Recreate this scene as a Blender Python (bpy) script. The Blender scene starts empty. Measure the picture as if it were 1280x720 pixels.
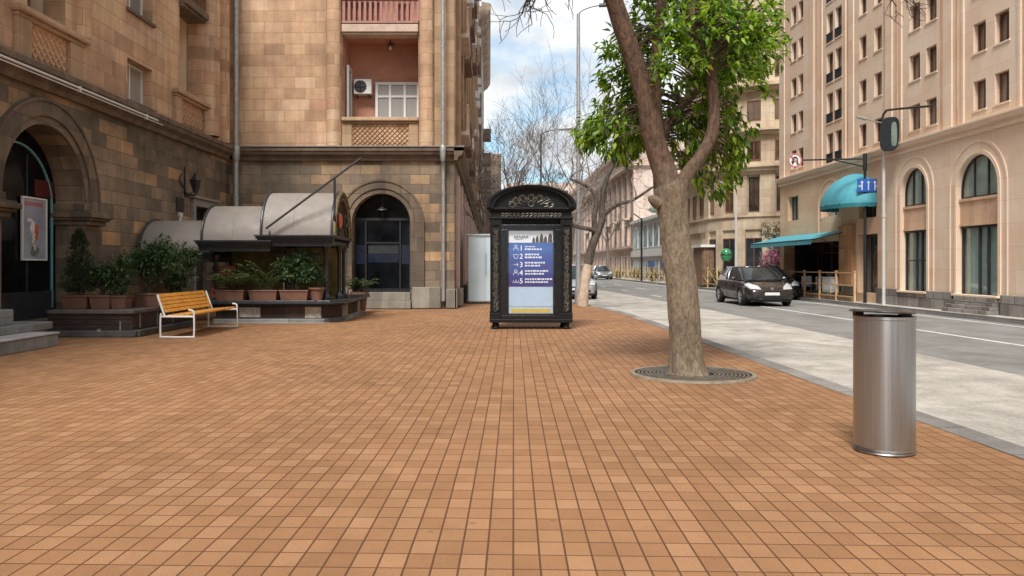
import bpy, bmesh, math, random
from mathutils import Vector, Matrix, geometry, noise
R = math.radians
rng = random.Random(11)
scene = bpy.context.scene
COL = bpy.data.collections.new("scene"); scene.collection.children.link(COL)

# ------------------------------------------------------------------ materials
def _nt(name):
    m = bpy.data.materials.new(name); m.use_nodes = True
    nt = m.node_tree; b = nt.nodes['Principled BSDF']
    return m, nt, nt.nodes, nt.links, b
def rgba(c): return (c[0], c[1], c[2], 1.0)
def mathn(nt, op, a, b=None, clamp=False):
    n = nt.nodes.new('ShaderNodeMath'); n.operation = op; n.use_clamp = clamp
    for i, v in enumerate((a, b)):
        if v is None: continue
        if isinstance(v, (int, float)): n.inputs[i].default_value = v
        else: nt.links.new(v, n.inputs[i])
    return n.outputs[0]
def mixc(nt, fac, a, b, blend='MIX'):
    n = nt.nodes.new('ShaderNodeMix'); n.data_type = 'RGBA'; n.blend_type = blend
    for sock, v in ((n.inputs[0], fac), (n.inputs[6], a), (n.inputs[7], b)):
        if isinstance(v, (int, float)): sock.default_value = v
        elif isinstance(v, tuple): sock.default_value = rgba(v)
        else: nt.links.new(v, sock)
    return n.outputs[2]
def noisen(nt, vec, scale, detail=4, rough=.55, dist=0):
    n = nt.nodes.new('ShaderNodeTexNoise'); n.inputs['Scale'].default_value = scale
    n.inputs['Detail'].default_value = detail; n.inputs['Roughness'].default_value = rough
    n.inputs['Distortion'].default_value = dist
    if vec is not None: nt.links.new(vec, n.inputs['Vector'])
    return n.outputs['Fac']
def ramp(nt, fac, stops, interp='LINEAR'):
    n = nt.nodes.new('ShaderNodeValToRGB'); e = n.color_ramp.elements; n.color_ramp.interpolation = interp
    while len(e) < len(stops): e.new(0.5)
    for i, (p, c) in enumerate(stops):
        e[i].position = p; e[i].color = rgba(c if isinstance(c, tuple) else (c, c, c))
    nt.links.new(fac, n.inputs[0]); return n.outputs[0]
def texco(nt, which='Object', scale=(1, 1, 1), rot=(0, 0, 0)):
    t = nt.nodes.new('ShaderNodeTexCoord'); mp = nt.nodes.new('ShaderNodeMapping')
    mp.inputs['Scale'].default_value = scale; mp.inputs['Rotation'].default_value = rot
    nt.links.new(t.outputs[which], mp.inputs[0]); return mp.outputs[0]
def bump(nt, b, h, strength=.3, dist=.01):
    n = nt.nodes.new('ShaderNodeBump'); n.inputs['Strength'].default_value = strength
    n.inputs['Distance'].default_value = dist; nt.links.new(h, n.inputs['Height'])
    nt.links.new(n.outputs[0], b.inputs['Normal'])

def M(name, col, rough=.6, metal=0., var=.2, scale=6., bmp=0., spec=.5, coat=0., emit=0., alpha=None, roughvar=.1):
    m, nt, N, L, b = _nt(name)
    v = texco(nt)
    n1 = noisen(nt, v, scale, 6, .65)
    dark = tuple(c*(1-var) for c in col); lite = tuple(min(1, c*(1+var)) for c in col)
    c = ramp(nt, n1, [(.3, dark), (.7, lite)])
    L.new(c, b.inputs['Base Color'])
    rr = ramp(nt, noisen(nt, v, scale*2.3, 3), [(.3, max(.02, rough-roughvar)), (.7, min(1, rough+roughvar))])
    L.new(rr, b.inputs['Roughness'])
    b.inputs['Metallic'].default_value = metal
    b.inputs['Specular IOR Level'].default_value = spec
    b.inputs['Coat Weight'].default_value = coat
    b.inputs['Coat Roughness'].default_value = .05
    if emit: L.new(c, b.inputs['Emission Color']); b.inputs['Emission Strength'].default_value = emit
    if bmp: bump(nt, b, noisen(nt, v, scale*6, 5), bmp, .01)
    return m

def stone(name, stops, bw, bh, mortar, stain=.35, bmp=.35, msize=.012, seed=0., streak=.25, freq=.5):
    """ashlar facing: blocks from UV in metres, a colour drawn per block, grain, weather stains"""
    m, nt, N, L, b = _nt(name)
    uv = texco(nt, 'UV'); 
    n = N.new('ShaderNodeTexBrick'); n.offset = freq; n.squash = 1.35; n.squash_frequency = 3; n.offset_frequency = 2
    n.inputs['Scale'].default_value = 1; n.inputs['Brick Width'].default_value = bw; n.inputs['Row Height'].default_value = bh
    n.inputs['Mortar Size'].default_value = msize; n.inputs['Mortar Smooth'].default_value = .35
    n.inputs['Bias'].default_value = 0
    n.inputs['Color1'].default_value = (0, 0, 0, 1); n.inputs['Color2'].default_value = (1, 1, 1, 1); n.inputs['Mortar'].default_value = (.5, .5, .5, 1)
    wob = N.new('ShaderNodeTexNoise'); wob.inputs['Scale'].default_value = 2.5; L.new(uv, wob.inputs['Vector'])
    va = N.new('ShaderNodeVectorMath'); va.operation = 'MULTIPLY_ADD'; va.inputs[1].default_value = (.012, .012, 0); L.new(wob.outputs['Color'], va.inputs[0]); L.new(uv, va.inputs[2])
    L.new(va.outputs[0], n.inputs['Vector'])
    base = ramp(nt, n.outputs['Color'], stops)
    g = noisen(nt, uv, 34, 6, .7)
    base = mixc(nt, .55, base, ramp(nt, g, [(.25, .28), (.75, .78)]), 'OVERLAY')
    big = noisen(nt, uv, .55, 6, .65)
    base = mixc(nt, stain, base, ramp(nt, big, [(.35, .12), (.62, .8)]), 'OVERLAY')
    sv = texco(nt, 'UV', (2.2, .12, 1))
    st = noisen(nt, sv, 1.6, 5, .6)
    base = mixc(nt, streak, base, ramp(nt, st, [(.38, .25), (.6, 1.)]), 'MULTIPLY')
    col = mixc(nt, mathn(nt, 'MULTIPLY', n.outputs['Fac'], .75), base, mortar)
    L.new(col, b.inputs['Base Color']); b.inputs['Roughness'].default_value = .88
    pit = ramp(nt, noisen(nt, uv, 11, 3, .6), [(.3, 0.), (.4, 1.)])
    h = mathn(nt, 'SUBTRACT', mathn(nt, 'ADD', mathn(nt, 'ADD', mathn(nt, 'MULTIPLY', g, .5), mathn(nt, 'MULTIPLY', pit, .35)), mathn(nt, 'MULTIPLY', n.outputs['Color'], .7)), mathn(nt, 'MULTIPLY', n.outputs['Fac'], 1.3))
    bump(nt, b, h, bmp, .015)
    return m

def glass(name, col=(.02, .025, .03), rough=.05, var=.5, curtain=None, spec=.7):
    m, nt, N, L, b = _nt(name)
    v = texco(nt)
    oi = N.new('ShaderNodeObjectInfo')
    c = ramp(nt, noisen(nt, v, 1.4, 3), [(.35, tuple(x*(1-var) for x in col)), (.65, tuple(x*(1+var) for x in col))])
    if curtain:
        f = ramp(nt, oi.outputs['Random'], [(.45, 0.), (.5, .55), (.8, .9)], 'CONSTANT')
        fold = noisen(nt, texco(nt, 'UV', (14, .3, 1)), 1.0, 2)
        cc = mixc(nt, fold, tuple(x*.6 for x in curtain), curtain)
        c = mixc(nt, f, c, cc)
    L.new(c, b.inputs['Base Color']); b.inputs['Roughness'].default_value = rough
    b.inputs['Specular IOR Level'].default_value = spec
    bump(nt, b, noisen(nt, v, 1.1, 2), .06, .05)
    return m

def clearglass(name, tint=(.93, .94, .94), a=.25):
    m, nt, N, L, b = _nt(name)
    tr = N.new('ShaderNodeBsdfTransparent'); tr.inputs[0].default_value = rgba(tint)
    gl = N.new('ShaderNodeBsdfGlossy'); gl.inputs['Roughness'].default_value = .03; gl.inputs[0].default_value = (1, 1, 1, 1)
    fr = N.new('ShaderNodeLayerWeight'); f = mathn(nt, 'MULTIPLY_ADD', mathn(nt, 'POWER', fr.outputs['Facing'], 4.), .6); nt.nodes[-1].inputs[2].default_value = .015+a*.08
    mx = N.new('ShaderNodeMixShader'); L.new(f, mx.inputs[0]); L.new(tr.outputs[0], mx.inputs[1]); L.new(gl.outputs[0], mx.inputs[2])
    L.new(mx.outputs[0], N['Material Output'].inputs['Surface'])
    return m

def leafmat(name, stops, trans=.35, rough=.45):
    m, nt, N, L, b = _nt(name)
    g = N.new('ShaderNodeNewGeometry')
    c = ramp(nt, g.outputs['Random Per Island'], stops)
    L.new(c, b.inputs['Base Color']); b.inputs['Roughness'].default_value = rough
    t = N.new('ShaderNodeBsdfTranslucent'); L.new(mixc(nt, .5, c, (.5, .6, .05), 'SOFT_LIGHT'), t.inputs[0])
    mx = N.new('ShaderNodeMixShader'); mx.inputs[0].default_value = trans
    L.new(b.outputs[0], mx.inputs[1]); L.new(t.outputs[0], mx.inputs[2])
    L.new(mx.outputs[0], N['Material Output'].inputs['Surface'])
    return m

def bark(name, c0, c1, scale=9, stretch=.35, strength=.8, upper=None):
    m, nt, N, L, b = _nt(name)
    v = texco(nt, 'Object', (1, 1, stretch))
    n1 = noisen(nt, v, scale, 8, .68, .6)
    n2 = noisen(nt, texco(nt), 2.2, 4)
    n3 = noisen(nt, texco(nt, 'Object', (1, 1, 1.6)), scale*5, 5, .7)
    c = ramp(nt, n1, [(.36, c0), (.62, c1)])
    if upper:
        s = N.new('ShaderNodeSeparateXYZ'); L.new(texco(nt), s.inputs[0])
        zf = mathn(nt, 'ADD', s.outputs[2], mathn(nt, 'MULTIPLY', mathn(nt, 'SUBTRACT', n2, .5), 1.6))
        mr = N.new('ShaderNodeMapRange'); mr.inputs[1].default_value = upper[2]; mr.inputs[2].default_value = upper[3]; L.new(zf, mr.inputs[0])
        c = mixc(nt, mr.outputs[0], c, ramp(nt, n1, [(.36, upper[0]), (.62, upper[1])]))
    c = mixc(nt, .3, c, ramp(nt, n2, [(.35, .3), (.65, .7)]), 'OVERLAY')
    c = mixc(nt, .4, c, ramp(nt, n3, [(.3, .25), (.7, .8)]), 'OVERLAY')
    L.new(c, b.inputs['Base Color']); b.inputs['Roughness'].default_value = .9
    bump(nt, b, mathn(nt, 'ADD', n1, mathn(nt, 'MULTIPLY', n3, .35)), strength, .03)
    return m

# ------------------------------------------------------------------ mesh building
class Fr:                                       # a facade's own axes: along s, up z, outward d
    def __init__(self, o, s, n): self.o = Vector(o); self.s = Vector(s).normalized(); self.n = Vector(n).normalized()
    def p(self, s, z, d=0.): return self.o + self.s*s + Vector((0, 0, z)) + self.n*d
XF = Fr((0, 0, 0), (1, 0, 0), (0, -1, 0))       # frontal frame: s = x, d = -y

def spline(pts, n=6):
    P = [Vector(p) for p in pts]; out = []
    for i in range(len(P)-1):
        p0 = P[max(i-1, 0)]; p1 = P[i]; p2 = P[i+1]; p3 = P[min(i+2, len(P)-1)]
        for k in range(n):
            t = k/n
            out.append(.5*((2*p1)+(p2-p0)*t+(2*p0-5*p1+4*p2-p3)*t*t+(3*p1-p0-3*p2+p3)*t**3))
    out.append(P[-1]); return out

class MB:
    def __init__(self): self.v = []; self.f = []; self.mi = []; self.m = 0
    def add(self, vs, fs):
        o = len(self.v); self.v += [tuple(v) for v in vs]
        for f in fs: self.f.append([o+i for i in f]); self.mi.append(self.m)
        return self
    def box(self, x0, x1, y0, y1, z0, z1):
        vs = [(x, y, z) for z in (z0, z1) for y in (y0, y1) for x in (x0, x1)]
        return self.add(vs, [(0, 2, 3, 1), (4, 5, 7, 6), (0, 1, 5, 4), (2, 6, 7, 3), (0, 4, 6, 2), (1, 3, 7, 5)])
    def fbox(self, fr, s0, s1, z0, z1, d0, d1):
        vs = [fr.p(s, z, d) for z in (z0, z1) for d in (d0, d1) for s in (s0, s1)]
        return self.add(vs, [(0, 2, 3, 1), (4, 5, 7, 6), (0, 1, 5, 4), (2, 6, 7, 3), (0, 4, 6, 2), (1, 3, 7, 5)])
    def quad(self, a, b, c, d): return self.add([a, b, c, d], [(0, 1, 2, 3)])
    def frustum(self, x0, x1, y0, y1, z0, z1, t):     # box whose foot is smaller by t on each side
        vs = [(x0+t, y0+t, z0), (x1-t, y0+t, z0), (x0+t, y1-t, z0), (x1-t, y1-t, z0), (x0, y0, z1), (x1, y0, z1), (x0, y1, z1), (x1, y1, z1)]
        return self.add(vs, [(0, 2, 3, 1), (4, 5, 7, 6), (0, 1, 5, 4), (2, 6, 7, 3), (0, 4, 6, 2), (1, 3, 7, 5)])
    def tube(self, pts, r, n=8, cap=True, wob=0.):
        P = [Vector(p) for p in pts]
        if not hasattr(r, '__len__'): r = [r]*len(P)
        vs = []; fs = []; up = Vector((0, 0, 1)); a = None
        for i, p in enumerate(P):
            t = (P[min(i+1, len(P)-1)]-P[max(i-1, 0)])
            if t.length < 1e-9: t = Vector((0, 0, 1))
            t.normalize()
            if a is None: a = t.orthogonal().normalized()
            a = (a - t*a.dot(t)); 
            if a.length < 1e-6: a = t.orthogonal()
            a.normalize(); c = t.cross(a)
            for k in range(n):
                th = 2*math.pi*k/n; d = a*math.cos(th)+c*math.sin(th)
                q = r[i]
                if wob: q *= 1+wob*noise.noise(Vector((d.x*2.2, d.y*2.2, p.z*1.7+i*.05)))
                vs.append(p+d*q)
        for i in range(len(P)-1):
            for k in range(n):
                fs.append((i*n+k, i*n+(k+1) % n, (i+1)*n+(k+1) % n, (i+1)*n+k))
        if cap: fs.append(tuple(range(n-1, -1, -1))); fs.append(tuple(range((len(P)-1)*n, len(P)*n)))
        return self.add(vs, fs)
    def lathe(self, prof, c=(0, 0, 0), n=24, a0=0., a1=2*math.pi, axis='z'):
        full = abs(a1-a0) > 6.28; vs = []; fs = []; m = len(prof); k_ = n if full else n+1
        for k in range(k_):
            th = a0+(a1-a0)*k/n
            for r, z in prof:
                q = Vector((r*math.cos(th), r*math.sin(th), z))
                if axis == 'y': q = Vector((q.x, q.z, q.y))
                if axis == 'x': q = Vector((q.z, q.x, q.y))
                vs.append(Vector(c)+q)
        for k in range(n):
            k2 = (k+1) % k_
            for i in range(m-1): fs.append((k*m+i, k2*m+i, k2*m+i+1, k*m+i+1))
        return self.add(vs, fs)
    def extrude(self, poly, fr, d0, d1):         # solid from a 2-D outline (s, z) of a frame
        n = len(poly); vs = [fr.p(s, z, d0) for s, z in poly]+[fr.p(s, z, d1) for s, z in poly]
        tri = tess(poly)
        fs = [tuple(reversed(t)) for t in tri]+[tuple(i+n for i in t) for t in tri]
        fs += [(i, (i+1) % n, n+(i+1) % n, n+i) for i in range(n)]
        return self.add(vs, fs)
    def profile(self, prof, fr, s0, s1):         # (d, z) outline drawn out along s
        n = len(prof); vs = [fr.p(s0, z, d) for d, z in prof]+[fr.p(s1, z, d) for d, z in prof]
        fs = [(i, (i+1) % n, n+(i+1) % n, n+i) for i in range(n)]
        tri = tess(prof); fs += [tuple(reversed(t)) for t in tri]+[tuple(i+n for i in t) for t in tri]
        return self.add(vs, fs)
    def wall(self, fr, outer, holes, thick, reveal=True):
        pts = []; edges = []; loops = [outer]+holes
        for lp in loops:
            o = len(pts); pts += [Vector(p) for p in lp]; edges += [(o+i, o+(i+1) % len(lp)) for i in range(len(lp))]
        rv = geometry.delaunay_2d_cdt(pts, edges, [], 0, 1e-5)
        V, F = rv[0], rv[2]; keep = []
        for f in F:
            c = sum((V[i] for i in f), Vector((0, 0)))/len(f)
            if inside(c, outer) and not any(inside(c, h) for h in holes): keep.append(tuple(f))
        self.add([fr.p(p.x, p.y, 0) for p in V], keep)
        for lp in loops:
            n = len(lp)
            self.add([fr.p(s, z, 0) for s, z in lp]+[fr.p(s, z, -thick) for s, z in lp], [(i, (i+1) % n, n+(i+1) % n, n+i) for i in range(n)])
        return self
    def arch_ring(self, fr, sc, r0, r1, zs, z0, d0, d1, n=28):
        path = [(-1, None)]+[(None, k) for k in range(n+1)]+[(1, None)]
        inn, out = [], []
        for side, k in path:
            if side is not None: inn.append((sc+side*r0, z0)); out.append((sc+side*r1, z0))
            else:
                th = math.pi-math.pi*k/n
                inn.append((sc+r0*math.cos(th), zs+r0*math.sin(th))); out.append((sc+r1*math.cos(th), zs+r1*math.sin(th)))
        m = len(inn); vs = []
        for (a, b) in zip(inn, out): vs += [fr.p(a[0], a[1], d0), fr.p(a[0], a[1], d1), fr.p(b[0], b[1], d1), fr.p(b[0], b[1], d0)]
        fs = []
        for i in range(m-1):
            for k in range(3): fs.append((i*4+k, i*4+k+1, (i+1)*4+k+1, (i+1)*4+k))
        fs += [(0, 1, 2, 3), ((m-1)*4+3, (m-1)*4+2, (m-1)*4+1, (m-1)*4)]
        return self.add(vs, fs)
    def xf(self, mat):
        self.v = [tuple(mat @ Vector(v)) for v in self.v]; return self
    def join(self, o):
        b = len(self.v); self.v += o.v; self.f += [[b+i for i in f] for f in o.f]; self.mi += [self.m]*len(o.f); return self

def inside(p, poly):
    x, y = p[0], p[1]; c = False; j = len(poly)-1
    for i in range(len(poly)):
        xi, yi = poly[i]; xj, yj = poly[j]
        if (yi > y) != (yj > y) and x < (xj-xi)*(y-yi)/(yj-yi)+xi: c = not c
        j = i
    return c
def tess(poly): return [tuple(t) for t in geometry.tessellate_polygon([[Vector((a, b, 0)) for a, b in poly]])]
def arch_poly(sc, r, z0, zs, n=26):
    return [(sc-r, z0)]+[(sc+r*math.cos(math.pi-math.pi*k/n), zs+r*math.sin(math.pi-math.pi*k/n)) for k in range(n+1)]+[(sc+r, z0)]
def rect(s0, s1, z0, z1): return [(s0, z0), (s1, z0), (s1, z1), (s0, z1)]

def root_of(o):
    while o.parent: o = o.parent
    return o
def finish(mb, name, mats, parent=None, smooth=False, local=False, bevel=0., sharp=35, sub=0):
    me = bpy.data.meshes.new(name)
    v = mb.v
    if parent is not None and not local:
        rt = root_of(parent); inv = (Matrix.Translation(rt.location) @ rt.rotation_euler.to_matrix().to_4x4()).inverted()
        v = [tuple(inv @ Vector(p)) for p in v]
    me.from_pydata(v, [], mb.f)
    for m in (mats if isinstance(mats, (list, tuple)) else [mats]): me.materials.append(m)
    me.polygons.foreach_set('material_index', mb.mi)
    if smooth:
        me.polygons.foreach_set('use_smooth', [True]*len(me.polygons))
        me.update()
        me.set_sharp_from_angle(angle=R(sharp))
    uvl = me.uv_layers.new(name='UVMap'); ud = [0.]*(2*len(me.loops)); W = mb.v; vi = [0]*len(me.loops); me.loops.foreach_get('vertex_index', vi)
    for p in me.polygons:
        nx, ny, nz = abs(p.normal.x), abs(p.normal.y), abs(p.normal.z)
        for li in p.loop_indices:
            q = W[vi[li]]
            if nz > nx and nz > ny: u, w = q[0], q[1]
            elif nx > ny: u, w = q[1], q[2]
            else: u, w = q[0], q[2]
            ud[2*li] = u; ud[2*li+1] = w
    uvl.data.foreach_set('uv', ud)
    me.update(); o = bpy.data.objects.new(name, me); COL.objects.link(o)
    if parent is not None: o.parent = parent
    if bevel:
        b = o.modifiers.new('bevel', 'BEVEL'); b.width = bevel; b.segments = 2; b.limit_method = 'ANGLE'; b.angle_limit = R(40)
    if sub:
        s = o.modifiers.new('sub', 'SUBSURF'); s.levels = sub; s.render_levels = sub
    return o
def split_boxes(mb, name, mat, parent, k=1, **kw):
    """every k boxes of the mesh become one part of their own"""
    st = 8*k
    for i in range(0, len(mb.v), st):
        q = MB(); q.v = mb.v[i:i+st]; q.f = [[j-i for j in f] for f in mb.f if i <= f[0] < i+st]; q.mi = [0]*len(q.f); finish(q, name, mat, parent, **kw)
def tag(o, label, cat, group=None):
    o['label'] = label; o['category'] = cat
    if group: o['group'] = group
    return o
def thing(name, label, cat, loc=(0, 0, 0), rotz=0., group=None):
    o = bpy.data.objects.new(name, None); COL.objects.link(o); o.location = loc; o.rotation_euler = (0, 0, rotz)
    o.empty_display_size = .2
    return tag(o, label, cat, group)
def struct(mb, name, mat, **k):
    o = finish(mb, name, mat, **k); o['kind'] = 'structure'; return o
def copy_tree(o, parent=None):
    c = o.copy(); COL.objects.link(c)
    if parent is not None: c.parent = parent
    for ch in [x for x in COL.objects if x.parent == o]: copy_tree(ch, c)
    return c
def textmesh(mb, txt, size, mat):
    cu = bpy.data.curves.new('t', 'FONT'); cu.body = txt; cu.size = size; cu.align_x = 'LEFT'
    o = bpy.data.objects.new('t', cu); COL.objects.link(o)
    dg = bpy.context.evaluated_depsgraph_get(); dg.update()
    me = bpy.data.meshes.new_from_object(o.evaluated_get(dg))
    mb.add([mat @ v.co for v in me.vertices], [tuple(p.vertices) for p in me.polygons])
    bpy.data.objects.remove(o); bpy.data.curves.remove(cu); bpy.data.meshes.remove(me)

# ------------------------------------------------------------------ foliage and branches
def leaf(mb, p, d, L, w, droop=.3, r=rng):
    """one bent leaf blade: two quads and a tip, folded along the midrib"""
    d = Vector(d).normalized(); s = d.cross(Vector((r.uniform(-.5, .5), r.uniform(-.5, .5), 1))).normalized()
    u = s.cross(d).normalized(); p = Vector(p)
    a = p+d*L*.45-u*L*droop*.15; t = p+d*L-u*L*droop
    mb.add([p, a+s*w*.5+u*w*.12, a, a-s*w*.5+u*w*.12, t], [(0, 1, 2), (0, 2, 3), (1, 4, 2), (2, 4, 3)])
def rdir(r, zb=0.):
    v = Vector((r.gauss(0, 1), r.gauss(0, 1), r.gauss(0, 1)+zb)); return v.normalized()
def grow(tw, p, d, L, rad, depth, r, spread=.6, up=.12, kids=(2, 3), sides=5, minr=.004, shrink=.68, segs=4, crook=.18):
    pts = [Vector(p)]; d = Vector(d).normalized(); rr = [rad]
    for k in range(segs):
        d = (d+rdir(r)*crook+Vector((0, 0, up))).normalized(); pts.append(pts[-1]+d*L/segs); rr.append(max(minr*.7, rad*(1-.38*(k+1)/segs)))
    tw.tube(pts, rr, sides if rad > .02 else 3, cap=False)
    if depth <= 0: return
    for k in range(r.randint(*kids)):
        i = segs if k == 0 else r.randint(max(1, segs-2), segs)
        grow(tw, pts[i], (d+rdir(r)*spread), L*r.uniform(.6, .9), max(minr, rr[i]*shrink*r.uniform(.8, 1.05)), depth-1, r, spread, up, kids, sides, minr, shrink, segs, crook)
# ------------------------------------------------------------------ palette
TUFF_DARK = stone('dark tuff ashlar', [(0, (.13, .1, .072)), (.3, (.17, .13, .092)), (.55, (.21, .156, .106)), (.74, (.25, .182, .12)), (.86, (.3, .205, .125)), (.94, (.38, .24, .13)), (1, (.43, .255, .13))], .62, .3, (.085, .066, .05), .6, .5, .009)
TUFF_LIGHT = stone('tan tuff ashlar', [(0, (.36, .225, .135)), (.08, (.45, .285, .17)), (.35, (.51, .325, .2)), (.7, (.545, .355, .22)), (.93, (.575, .395, .26)), (1, (.48, .27, .175))], .64, .345, (.3, .185, .11), .42, .5, .009)
TUFF_TRIM = stone('tuff trim', [(0, (.33, .22, .135)), (.5, (.44, .295, .18)), (1, (.5, .34, .215))], 5.0, .42, (.24, .155, .1), .3, .3)
ARCH_DARK = stone('dark arch stone', [(0, (.1, .078, .058)), (.5, (.15, .112, .078)), (1, (.19, .14, .095))], .5, .45, (.07, .055, .04), .45, .4)
CORNICE = M('cornice stone', (.14, .1, .072), .85, var=.4, scale=3, bmp=.3)
PLINTH = stone('grey plinth stone', [(0, (.17, .155, .128)), (1, (.27, .245, .205))], .55, .8, (.14, .13, .11), .4, .3)
HOTEL = stone('hotel limestone', [(0, (.75, .56, .41)), (.5, (.79, .6, .445)), (1, (.82, .635, .48))], 1.5, .62, (.6, .44, .32), .2, .16, .008, streak=.05)
HOTEL_PEACH = stone('peach limestone', [(0, (.66, .43, .27)), (.5, (.7, .475, .31)), (1, (.74, .52, .355))], 1.5, .62, (.55, .36, .23), .2, .16, .008, streak=.05)
HOTEL_PINK = stone('pink spandrel stone', [(0, (.6, .36, .23)), (1, (.72, .45, .3))], 1.2, .4, (.5, .3, .2), .3, .15, .006)
HOTEL_BASE = stone('grey basalt plinth', [(0, (.17, .15, .13)), (.5, (.25, .225, .2)), (1, (.33, .3, .27))], .55, .33, (.1, .09, .08), .5, .8, .02)
PINK_BLOCK = stone('pink tuff', [(0, (.6, .46, .39)), (1, (.7, .57, .49))], 1.2, .5, (.5, .38, .32), .3, .2)
RED_BLOCK = stone('red tuff', [(0, (.3, .12, .08)), (1, (.42, .19, .12))], .8, .35, (.25, .12, .08), .3, .2)
BEIGE_BLOCK = stone('beige stone', [(0, (.52, .41, .29)), (1, (.64, .52, .38))], 1.1, .45, (.4, .31, .22), .3, .2)
GREY_BLOCK = stone('grey brown stone', [(0, (.22, .16, .12)), (1, (.36, .27, .2))], 1., .4, (.16, .12, .09), .4, .3)
GLASS = glass('window glass', (.03, .036, .042), .04, .5)
GLASS_C = glass('window glass with curtains', (.035, .04, .048), .06, .5, (.42, .4, .36))
GLASS_G = glass('greenish shop glass', (.10, .16, .155), .06, .45)
GLASS_B = glass('brown window glass', (.075, .045, .032), .06, .5, (.3, .24, .19))
DOORGLASS = glass('dark entrance glass', (.006, .007, .009), .08, .5, spec=.16)
CLEAR = clearglass('clear glass')
DARKROOM = M('dark interior', (.02, .018, .016), .8, var=.4, scale=1.2)
WHITE_PVC = M('white window plastic', (.72, .72, .7), .4, var=.06)
BROWN_WOOD = M('brown window wood', (.16, .075, .045), .55, var=.3, scale=8)
GALV = M('galvanised pipe', (.36, .37, .36), .5, .55, .25, 9)
BLACK_IRON = M('black painted iron', (.018, .019, .021), .38, 0., .4, 7, .15, coat=.15)
DARK_STEEL = M('dark steel', (.035, .037, .042), .42, .2, .3, 7)
GREY_POLE = M('grey lamp pole', (.38, .39, .4), .45, .4, .15, 4)
CREAM = M('cream plaster', (.78, .62, .45), .85, var=.12, scale=2, bmp=.08)
PINK_PLASTER = M('salmon plaster', (.5, .25, .17), .88, var=.15, scale=1.6, bmp=.08)
RED_BOARD = M('rust red boarding', (.34, .12, .07), .7, var=.35, scale=6)
SLAB = M('pale balcony slab', (.52, .4, .31), .85, var=.2, scale=3, bmp=.15)
CYAN_STRIP = M('pale cyan frame', (.2, .48, .56), .35, .1, .1)

# ------------------------------------------------------------------ ground
def paving_mat():
    m, nt, N, L, b = _nt('orange concrete pavers')
    v = texco(nt, 'Object', (1, 1, 1), (0, 0, R(1.72)))
    wob = N.new('ShaderNodeTexNoise'); wob.inputs['Scale'].default_value = 1.3; L.new(v, wob.inputs['Vector'])
    va = N.new('ShaderNodeVectorMath'); va.operation = 'MULTIPLY_ADD'; va.inputs[1].default_value = (.003, .003, 0); L.new(wob.outputs['Color'], va.inputs[0]); L.new(v, va.inputs[2])
    n = N.new('ShaderNodeTexBrick'); n.offset = 0; n.squash = 1
    for k, x in (('Scale', 1), ('Brick Width', .122), ('Row Height', .178), ('Mortar Size', .0055), ('Mortar Smooth', .3), ('Bias', 0)): n.inputs[k].default_value = x
    n.inputs['Color1'].default_value = (0, 0, 0, 1); n.inputs['Color2'].default_value = (1, 1, 1, 1); n.inputs['Mortar'].default_value = (.4, .4, .4, 1)
    L.new(va.outputs[0], n.inputs['Vector'])
    base = ramp(nt, n.outputs['Color'], [(0, (.272, .137, .063)), (.35, (.3, .154, .072)), (.7, (.325, .171, .083)), (1, (.358, .195, .099))])
    g = noisen(nt, texco(nt), 70, 5, .75)
    base = mixc(nt, .45, base, ramp(nt, g, [(.3, .3), (.7, .72)]), 'OVERLAY')
    sp = noisen(nt, texco(nt), 210, 2, .5)
    base = mixc(nt, mathn(nt, 'MULTIPLY', ramp(nt, sp, [(.66, 0.), (.74, 1.)]), .35), base, (.2, .08, .03))
    big = noisen(nt, texco(nt), .33, 5, .6)
    base = mixc(nt, .25, base, ramp(nt, big, [(.33, .28), (.66, .7)]), 'OVERLAY')
    stn = noisen(nt, texco(nt), 1.05, 6, .62, .4)
    base = mixc(nt, mathn(nt, 'MULTIPLY', ramp(nt, stn, [(.58, 0.), (.68, 1.)]), .2), base, (.1, .05, .025))
    gum = noisen(nt, texco(nt), 7.5, 1, .4)
    base = mixc(nt, mathn(nt, 'MULTIPLY', ramp(nt, gum, [(.76, 0.), (.775, 1.)]), .4), base, (.13, .075, .045))
    mid = noisen(nt, texco(nt, 'Object', (1, .6, 1)), 2.6, 6, .7)
    base = mixc(nt, .2, base, ramp(nt, mid, [(.35, .3), (.62, .62)]), 'OVERLAY')
    col = mixc(nt, mathn(nt, 'MULTIPLY', n.outputs['Fac'], .85), base, (.07, .028, .012))
    L.new(col, b.inputs['Base Color'])
    L.new(ramp(nt, g, [(.3, .62), (.7, .85)]), b.inputs['Roughness'])
    b.inputs['Specular IOR Level'].default_value = .3
    bump(nt, b, mathn(nt, 'SUBTRACT', mathn(nt, 'MULTIPLY', g, .3), n.outputs['Fac']), .45, .006)
    return m
def ground_mat(name, c0, c1, scale, fine=60, stain=(.5, .5, .5), stainf=.3, patch=None):
    m, nt, N, L, b = _nt(name)
    v = texco(nt, 'Object', (1, .35, 1)); w = texco(nt)
    c = ramp(nt, noisen(nt, v, scale, 8, .65), [(.32, c0), (.68, c1)])
    c = mixc(nt, .5, c, ramp(nt, noisen(nt, w, fine, 5, .75), [(.3, .28), (.7, .74)]), 'OVERLAY')
    c = mixc(nt, stainf, c, ramp(nt, noisen(nt, w, .9, 7, .7, .6), [(.38, .2), (.6, .75)]), 'OVERLAY')
    if patch: c = mixc(nt, ramp(nt, noisen(nt, texco(nt, 'Object', (1, .25, 1)), .8, 6, .65), [(.5, 0.), (.63, .75)]), c, patch)
    L.new(c, b.inputs['Base Color']); b.inputs['Roughness'].default_value = .85; b.inputs['Specular IOR Level'].default_value = .3
    bump(nt, b, noisen(nt, w, fine, 6, .7), .35, .012)
    return m
PAVE = paving_mat()
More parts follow.
